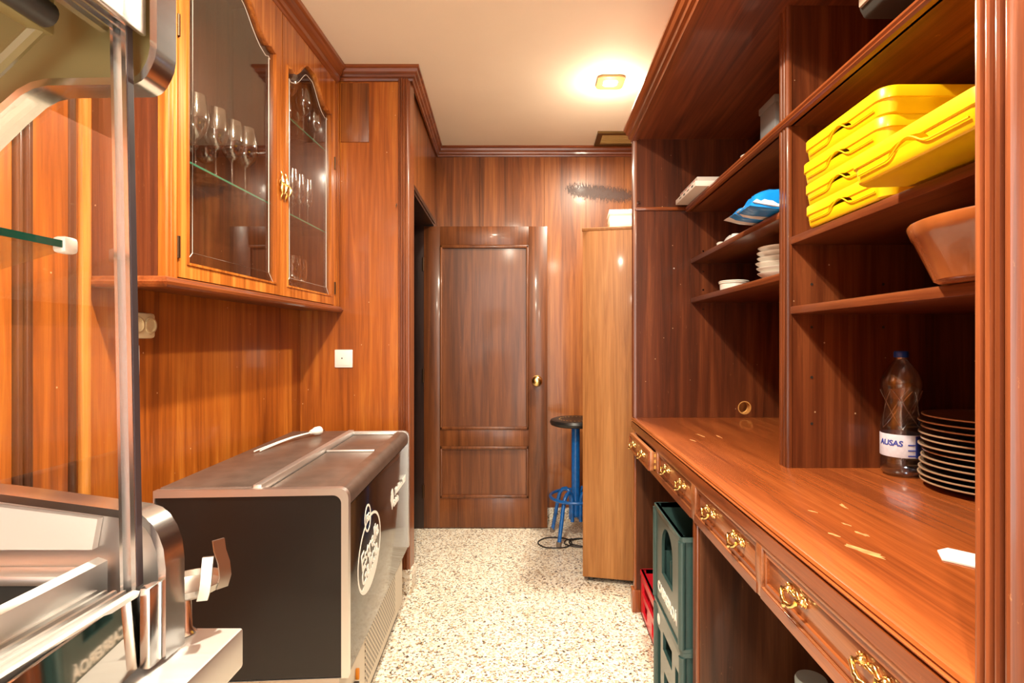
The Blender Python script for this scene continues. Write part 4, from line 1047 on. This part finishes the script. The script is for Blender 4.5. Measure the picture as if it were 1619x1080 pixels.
# blue and white bag on the middle shelf, left bay
zB = 1.6445
bg = thing('plastic_bag', 'crumpled blue and white plastic packet lying on the shelf left of the yellow trays', 'packet', (.80, 1.75, zB))
def blob(x0, x1, y0, y1, z0, h, nx=12, ny=16, top=lambda u, v: 1, jit=.003, lift=0):
    rnd = random.Random(5); V = []; Fc = []
    for side in (1, 0):
        for i in range(nx+1):
            for j in range(ny+1):
                u, v = i/nx, j/ny; e = (max(0, 1-(2*u-1)**4)*max(0, 1-(2*v-1)**6))**.6
                z = z0 + (h*top(u, v)*e + rnd.uniform(-jit, jit)*e if side else 0) + (.0005 if not side else .0008) + lift*(1-u)**2*(1-e) + lift*(1-u)**3
                V.append((x0+(x1-x0)*u + rnd.uniform(-jit, jit)*.5, y0+(y1-y0)*v+rnd.uniform(-jit, jit)*.5, z))
    S = (nx+1)*(ny+1); ix = lambda s, i, j: s*S+i*(ny+1)+j
    for s in (0, 1):
        for i in range(nx):
            for j in range(ny): Fc.append((ix(s, i, j), ix(s, i+1, j), ix(s, i+1, j+1), ix(s, i, j+1)))
    for i in range(nx): Fc += [(ix(0, i, 0), ix(0, i+1, 0), ix(1, i+1, 0), ix(1, i, 0)), (ix(0, i, ny), ix(0, i+1, ny), ix(1, i+1, ny), ix(1, i, ny))]
    for j in range(ny): Fc += [(ix(0, 0, j), ix(0, 0, j+1), ix(1, 0, j+1), ix(1, 0, j)), (ix(0, nx, j), ix(0, nx, j+1), ix(1, nx, j+1), ix(1, nx, j))]
    return V, Fc
V, Fc = blob(.640, .93, 1.585, 1.835, zB, .082, top=lambda u, v: (.12+.88*min(1, (1-v)*1.35))*(.75+.25*u), jit=.004, lift=.014)
MB().faces(V, Fc).build('bag_body', BAGWHITE, bg, smooth=70)
V, Fc = blob(.632, .90, 1.588, 1.690, zB+.001, .086, top=lambda u, v: (.80+.20*(1-v))*(.78+.22*u), jit=.004, lift=.008)
MB().faces(V, Fc).build('bag_print', BAGBLUE, bg, smooth=70)
V, Fc = blob(.637, .86, 1.722, 1.775, zB+.001, .060, top=lambda u, v: (.80+.20*(1-v))*(.75+.25*u), jit=.003, lift=.012)
MB().faces(V, Fc).build('bag_print', BAGBLUE, bg, smooth=70)
V, Fc = blob(.725, .78, 1.99, 2.10, zB, .020, 6, 8, jit=.002)
o = MB().faces(V, Fc).build('sugar_sachet', BAGWHITE, loc=(.75, 2.05, zB), smooth=70); tag(o, 'small white crumpled sachet beside the blue packet on the shelf', 'sachet')
o = MB().lathe([(0, 0), (.016, 0), (.018, .010), (.012, .015), (0, .016)], (.742, 2.16, zB), 20).build('bottle_stopper', CERAM, loc=(.742, 2.16, zB)); tag(o, 'tiny white stopper lying beyond the sachet on the shelf', 'stopper')
# lower left-bay shelf: saucers and a dish
zC = 1.4625
sx, sy = .822, 1.795
s0 = None
names = ['bottom', 'second', 'third', 'fourth', 'fifth', 'top']
for k in range(6):
    lab = 'white saucer %s of the stack next to the divider' % ('at the bottom' if k == 0 else 'on top' if k == 5 else names[k]+' from the bottom')
    if s0 is None:
        s0 = MB().lathe([(0, .001), (.045, 0), (.050, .002), (.078, .0225), (.080, .026), (.076, .0255), (.048, .008), (0, .007)], (0, 0, 0), 40).build('china_saucer', CERAM); o = s0
    else:
        o = s0.copy(); COL.objects.link(o)
    o.location = (sx+random.uniform(-.004, .004)+.004*(k > 3), sy+random.uniform(-.003, .003), zC+.0172*k); tag(o, lab, 'saucer', 'stacked white saucers')
dsh = thing('serving_dish', 'round white china dish with a lid standing alone on the lower far shelf', 'dish', (.790, 2.15, zC))
MB().lathe([(0, 0), (.048, 0), (.053, .004), (.054, .026), (.058, .029), (.058, .032), (.050, .032), (.048, .008), (0, .006)], (.790, 2.15, zC), 40).build('dish_body', CERAM, dsh)
MB().lathe([(.057, .032), (.060, .035), (.056, .039), (.03, .041), (0, .041)], (.790, 2.15, zC), 40).build('lid', CERAM, dsh)
o = MB().lathe([(0, 0), (.036, 0), (.058, .012), (.059, .015), (.036, .005), (0, .004)], (.835, 1.965, zC), 36).build('grey_plate', plain('grey_china', srgb(150, 150, 146), .3, coat=.3), loc=(.835, 1.965, zC)); tag(o, 'single grey plate between the dish and the saucer stack', 'plate')

# ------------------------------------------------------------------ crates under the sideboard
def frame_face(mb, axis, c0, c1, a0, a1, z0, z1, holes):
    """a wall with rectangular holes; axis 'X': plane x=c0..c1 spanning y a0..a1; 'Y' the other way"""
    as_ = sorted({a0, a1} | {h[0] for h in holes} | {h[1] for h in holes}); zs_ = sorted({z0, z1} | {h[2] for h in holes} | {h[3] for h in holes})
    for i in range(len(as_)-1):
        for j in range(len(zs_)-1):
            am, zm = (as_[i]+as_[i+1])/2, (zs_[j]+zs_[j+1])/2
            if any(h[0] < am < h[1] and h[2] < zm < h[3] for h in holes): continue
            if axis == 'X': mb.box(c0, c1, as_[i], as_[i+1], zs_[j], zs_[j+1])
            else: mb.box(as_[i], as_[i+1], c0, c1, zs_[j], zs_[j+1])
def arch_wall(mb, x0, x1, y0, y1, z0, z1, hy0, hy1, hz0, hz1):
    """wall in plane x with an arched opening"""
    r = (hy1-hy0)/2; cy = (hy0+hy1)/2
    hole = [(hy0, hz0), (hy1, hz0)] + arc(cy, hz1-r, r, 0, 180, 12)
    n_ = len(hole); outer_ = []
    cyy, czz = cy, (hz0+hz1)/2
    for (a, b) in hole:
        dx_, dz_ = a-cyy, b-czz
        tx = ((y1 if dx_ > 0 else y0)-cyy)/dx_ if abs(dx_) > 1e-6 else 1e9; tz = ((z1 if dz_ > 0 else z0)-czz)/dz_ if abs(dz_) > 1e-6 else 1e9
        t_ = min(tx, tz); outer_.append((cyy+dx_*t_, czz+dz_*t_))
    for cy_, cz_ in ((y0, z0), (y1, z0), (y1, z1), (y0, z1)):
        i_ = min(range(n_), key=lambda k: (outer_[k][0]-cy_)**2+(outer_[k][1]-cz_)**2); outer_[i_] = (cy_, cz_)
    mb.ring(outer_, hole, 'X', x0, x1)
def teal_crate(loc, label, style):
    t = thing('bottle_crate', label, 'crate', loc, group='stacked teal crates', local=True)
    Lx, Ly, Hh = .38, .345, .340
    b = MB()
    if style == 0:
        arch_wall(b, 0, .010, 0, Ly, 0, Hh, .100, .245, .130, .300); arch_wall(b, Lx-.010, Lx, 0, Ly, 0, Hh, .100, .245, .130, .300)
    else:
        for c0, c1 in ((0, .010), (Lx-.010, Lx)):
            frame_face(b, 'X', c0, c1, 0, Ly, 0, Hh, [(.115, .235, .215, .275), (.03, .075, .05, .255), (.125, .22, .03, .15), (.27, .315, .05, .255)])
    for c0, c1 in ((0, .010), (Ly-.010, Ly)):
        frame_face(b, 'Y', c0, c1, .010, Lx-.010, 0, Hh, [(.13, .25, .20, .26)])
    b.box(0, Lx, 0, Ly, 0, .008)
    b.build('crate_shell', TEAL, t, smooth=30)
    o_ = rrect(-.005, Lx+.005, -.005, Ly+.005, .012, 3); i_ = rrect(.010, Lx-.010, .010, Ly-.010, .008, 3)
    MB().ring(o_, i_, 'Z', Hh-.014, Hh).build('crate_rim', TEAL, t, smooth=30); MB().ring(o_, i_, 'Z', 0.0, .010).build('crate_foot', TEAL, t, smooth=30)
    for (x, y) in ((.003, .003), (.003, Ly-.003), (Lx-.003, .003), (Lx-.003, Ly-.003)):
        c_ = MB(); c_.lathe([(0, .01), (.012, .01), (.012, Hh-.014), (0, Hh-.014)], (x, y, 0), 12); c_.build('corner_post', TEAL, t)
    dv = MB()
    for k in (1, 2, 3): dv.box(.012, Lx-.012, Ly*k/4-.002, Ly*k/4+.002, .008, .20)
    for k in (1, 2, 3): dv.box(Lx*k/4-.002, Lx*k/4+.002, .012, Ly-.012, .008, .20)
    dv.build('bottle_dividers', TEAL, t, smooth=0)
    if style == 0:
        me = text_mesh('CABREIRO\u00c1', .047, .0012); l_ = MB()
        l_.mesh(me, Matrix.Translation((-.0008, Ly/2, .068)) @ Matrix.Rotation(R(-90), 4, 'Z') @ Matrix.Rotation(R(90), 4, 'X')); l_.build('lettering', PRINT, t, smooth=0)
    else:
        l_ = MB(); l_.lathe([(0, 0), (.020, 0), (.020, .001), (0, .001)], (0, .052, .288), 24, mtx=None) if False else l_.prism(arc(.300, .285, .018, 0, 345, 23), 'X', -.001, .001); l_.build('emblem', PRINT, t, smooth=0)
    return t
teal_crate((.430, 1.590, .0), 'teal bottle crate on the floor with slots, lower of the stack under the drawers', 1)
teal_crate((.428, 1.590, .3405), 'teal bottle crate with arched opening, on top of the stack under the drawers', 0)
rc = thing('red_crate', 'low red plastic bottle crate on the floor behind the teal crates', 'crate', (.484, 2.115, 0), local=True)
b = MB(); Lx, Ly, Hh = .36, .375, .205
for c0, c1 in ((0, .010), (Lx-.010, Lx)): frame_face(b, 'X', c0, c1, 0, Ly, 0, Hh, [(.035, Ly-.035, .110, .160), (.05, .14, .03, .085), (.235, .325, .03, .085)])
for c0, c1 in ((0, .010), (Ly-.010, Ly)): frame_face(b, 'Y', c0, c1, .010, Lx-.010, 0, Hh, [(.11, .25, .120, .165)])
b.box(0, Lx, 0, Ly, 0, .008); b.build('crate_shell', RED, rc, smooth=30)
b = MB(); b.ring(rrect(-.006, Lx+.006, -.006, Ly+.006, .02, 4), rrect(.010, Lx-.010, .010, Ly-.010, .012, 4), 'Z', Hh-.016, Hh); b.build('crate_rim', RED, rc, smooth=30)
b = MB()
for k in (1, 2): b.box(.012, Lx-.012, Ly*k/3-.002, Ly*k/3+.002, .008, .12); b.box(Lx*k/3-.002, Lx*k/3+.002, .012, Ly-.012, .008, .12)
b.build('bottle_dividers', RED, rc, smooth=0)
# jug and bottle standing in the near bay
jx, jy = .665, 1.30
jg = thing('water_jug', 'pale blue plastic jug on the floor in the near bay under the drawers', 'jug', (jx, jy, 0))
MB().lathe([(0, 0), (.075, 0), (.080, .01), (.080, .30), (.070, .34), (.038, .385), (.030, .395), (.030, .415), (0, .415)], (jx, jy, 0), 32).build('jug_body', PALEBLUE, jg)
MB().lathe([(0, .414), (.036, .414), (.037, .44), (.034, .446), (0, .447)], (jx, jy, 0), 28).build('screw_lid', PALEBLUE, jg)
jb = thing('glass_bottle', 'dark glass bottle beside the pale blue jug under the drawers', 'bottle', (.78, 1.36, 0))
MB().lathe([(0, 0), (.036, 0), (.038, .006), (.038, .20), (.032, .24), (.016, .30), (.0145, .40), (.017, .402), (.017, .415), (.0145, .416), (0, .416)], (.78, 1.36, 0), 28).build('bottle_body', plain('dark_glass', srgb(40, 24, 18), .08, coat=.6), jb)
MB().lathe([(0, .4165), (.0165, .4165), (.0165, .440), (0, .4405)], (.78, 1.36, 0), 20).build('cap', plain('maroon_cap', srgb(96, 36, 30), .4), jb)

# ------------------------------------------------------------------ tall oak cabinet, its box, stool and cable
oc = thing('tall_cabinet', 'tall narrow light oak laminate cabinet standing at the far end of the shelving', 'cabinet', (.243, 2.815, 0), R(-12.3), local=True)
OH = 1.837
b = MB(); b.box(0, .50, 0, .018, .03, OH, .0012); b.build('side_panel', W_OAK, oc)
b = MB(); b.box(0, .018, .018, .36, .03, OH, .001); b.box(.482, .50, .018, .36, .03, OH); b.box(.018, .482, .34, .36, .03, OH); b.build('carcass', W_OAK, oc, smooth=0)
MB().box(-.004, .504, -.004, .364, OH, OH+.016, .002).build('top_board', W_OAK, oc)
for x, y in ((.04, .05), (.46, .05), (.04, .32), (.46, .32)): MB().lathe([(0, 0), (.016, 0), (.018, .03), (0, .03)], (x, y, 0), 14).build('foot', DGREY, oc)
bxo = thing('white_box', 'brightly lit white cardboard box on top of the tall oak cabinet', 'box', (.395, 2.90, OH+.0165), R(-4), local=True)
MB().box(0, .22, 0, .20, 0, .116, .002).build('box_body', PAPER, bxo)
MB().box(-.002, .222, -.002, .202, .085, .1175, .002).build('box_lid', PAPER, bxo)

sx, sy = .252, 3.445
st = thing('bar_stool', 'blue painted metal bar stool with round black seat beside the door', 'stool', (sx, sy, 0))
MB().lathe([(0, .722), (.140, .722), (.160, .730), (.166, .745), (.160, .760), (.140, .767), (.09, .762), (0, .758)], (sx, sy, 0), 44).build('seat', VINYL, st)
b = MB()
for k in range(26):
    q = 2*math.pi*k/26; b.lathe([(0, 0), (.005, 0), (.004, .004), (0, .005)], (sx+.105*math.cos(q), sy+.105*math.sin(q), .762), 8)
b.build('seat_stud', plain('seat_stud', srgb(190, 160, 110), .35, .7), st)
MB().lathe([(0, .14), (.026, .14), (.027, .15), (.027, .715), (.06, .718), (.06, .724), (0, .724)], (sx, sy, 0), 24).build('pole', BLUEP, st)
ftr = MB(); ftr.tube([(sx+.162*math.cos(2*math.pi*k/40), sy+.162*math.sin(2*math.pi*k/40), .270) for k in range(40)], .010, 10, closed=True); ftr.build('foot_ring', BLUEP, st)
for ang in (232, 142, 52, 322):
    c_, s2 = math.cos(R(ang)), math.sin(R(ang))
    pth = [(r_, z) for r_, z in ((.038, .115), (.038, .20), (.040, .262), (.052, .295), (.075, .308), (.100, .300), (.122, .275), (.140, .22), (.165, .10), (.186, .006))]
    l_ = MB(); l_.tube([(sx+r_*c_, sy+r_*s2, z) for r_, z in pth], .0125, 10); lo = l_.build('leg', BLUEP, st)
    f_ = MB(); f_.lathe([(0, 0), (.016, 0), (.015, .03), (0, .031)], (sx+.186*c_, sy+.186*s2, 0), 12); f_.build('leg_cap', plain('worn_tip', srgb(120, 104, 90), .6), lo)
cb = MB()
for cx_, cy_, rx_, ry_, a0, a1 in ((.115, 3.350, .105, .090, -5, 350), (.262, 3.350, .088, .070, 30, 390), (.285, 3.356, .080, .060, 40, 390)):
    pts = [(cx_+rx_*math.cos(R(a0+(a1-a0)*k/40)), cy_+ry_*math.sin(R(a0+(a1-a0)*k/40)), .0045+.004*abs(math.sin(k*.35))) for k in range(41)]
    cb.tube(pts, .0038, 7)
o = cb.build('cable_coil', CABLE, loc=(.22, 3.37, 0)); tag(o, 'loose loops of thin black cable on the floor round the stool legs', 'cable')
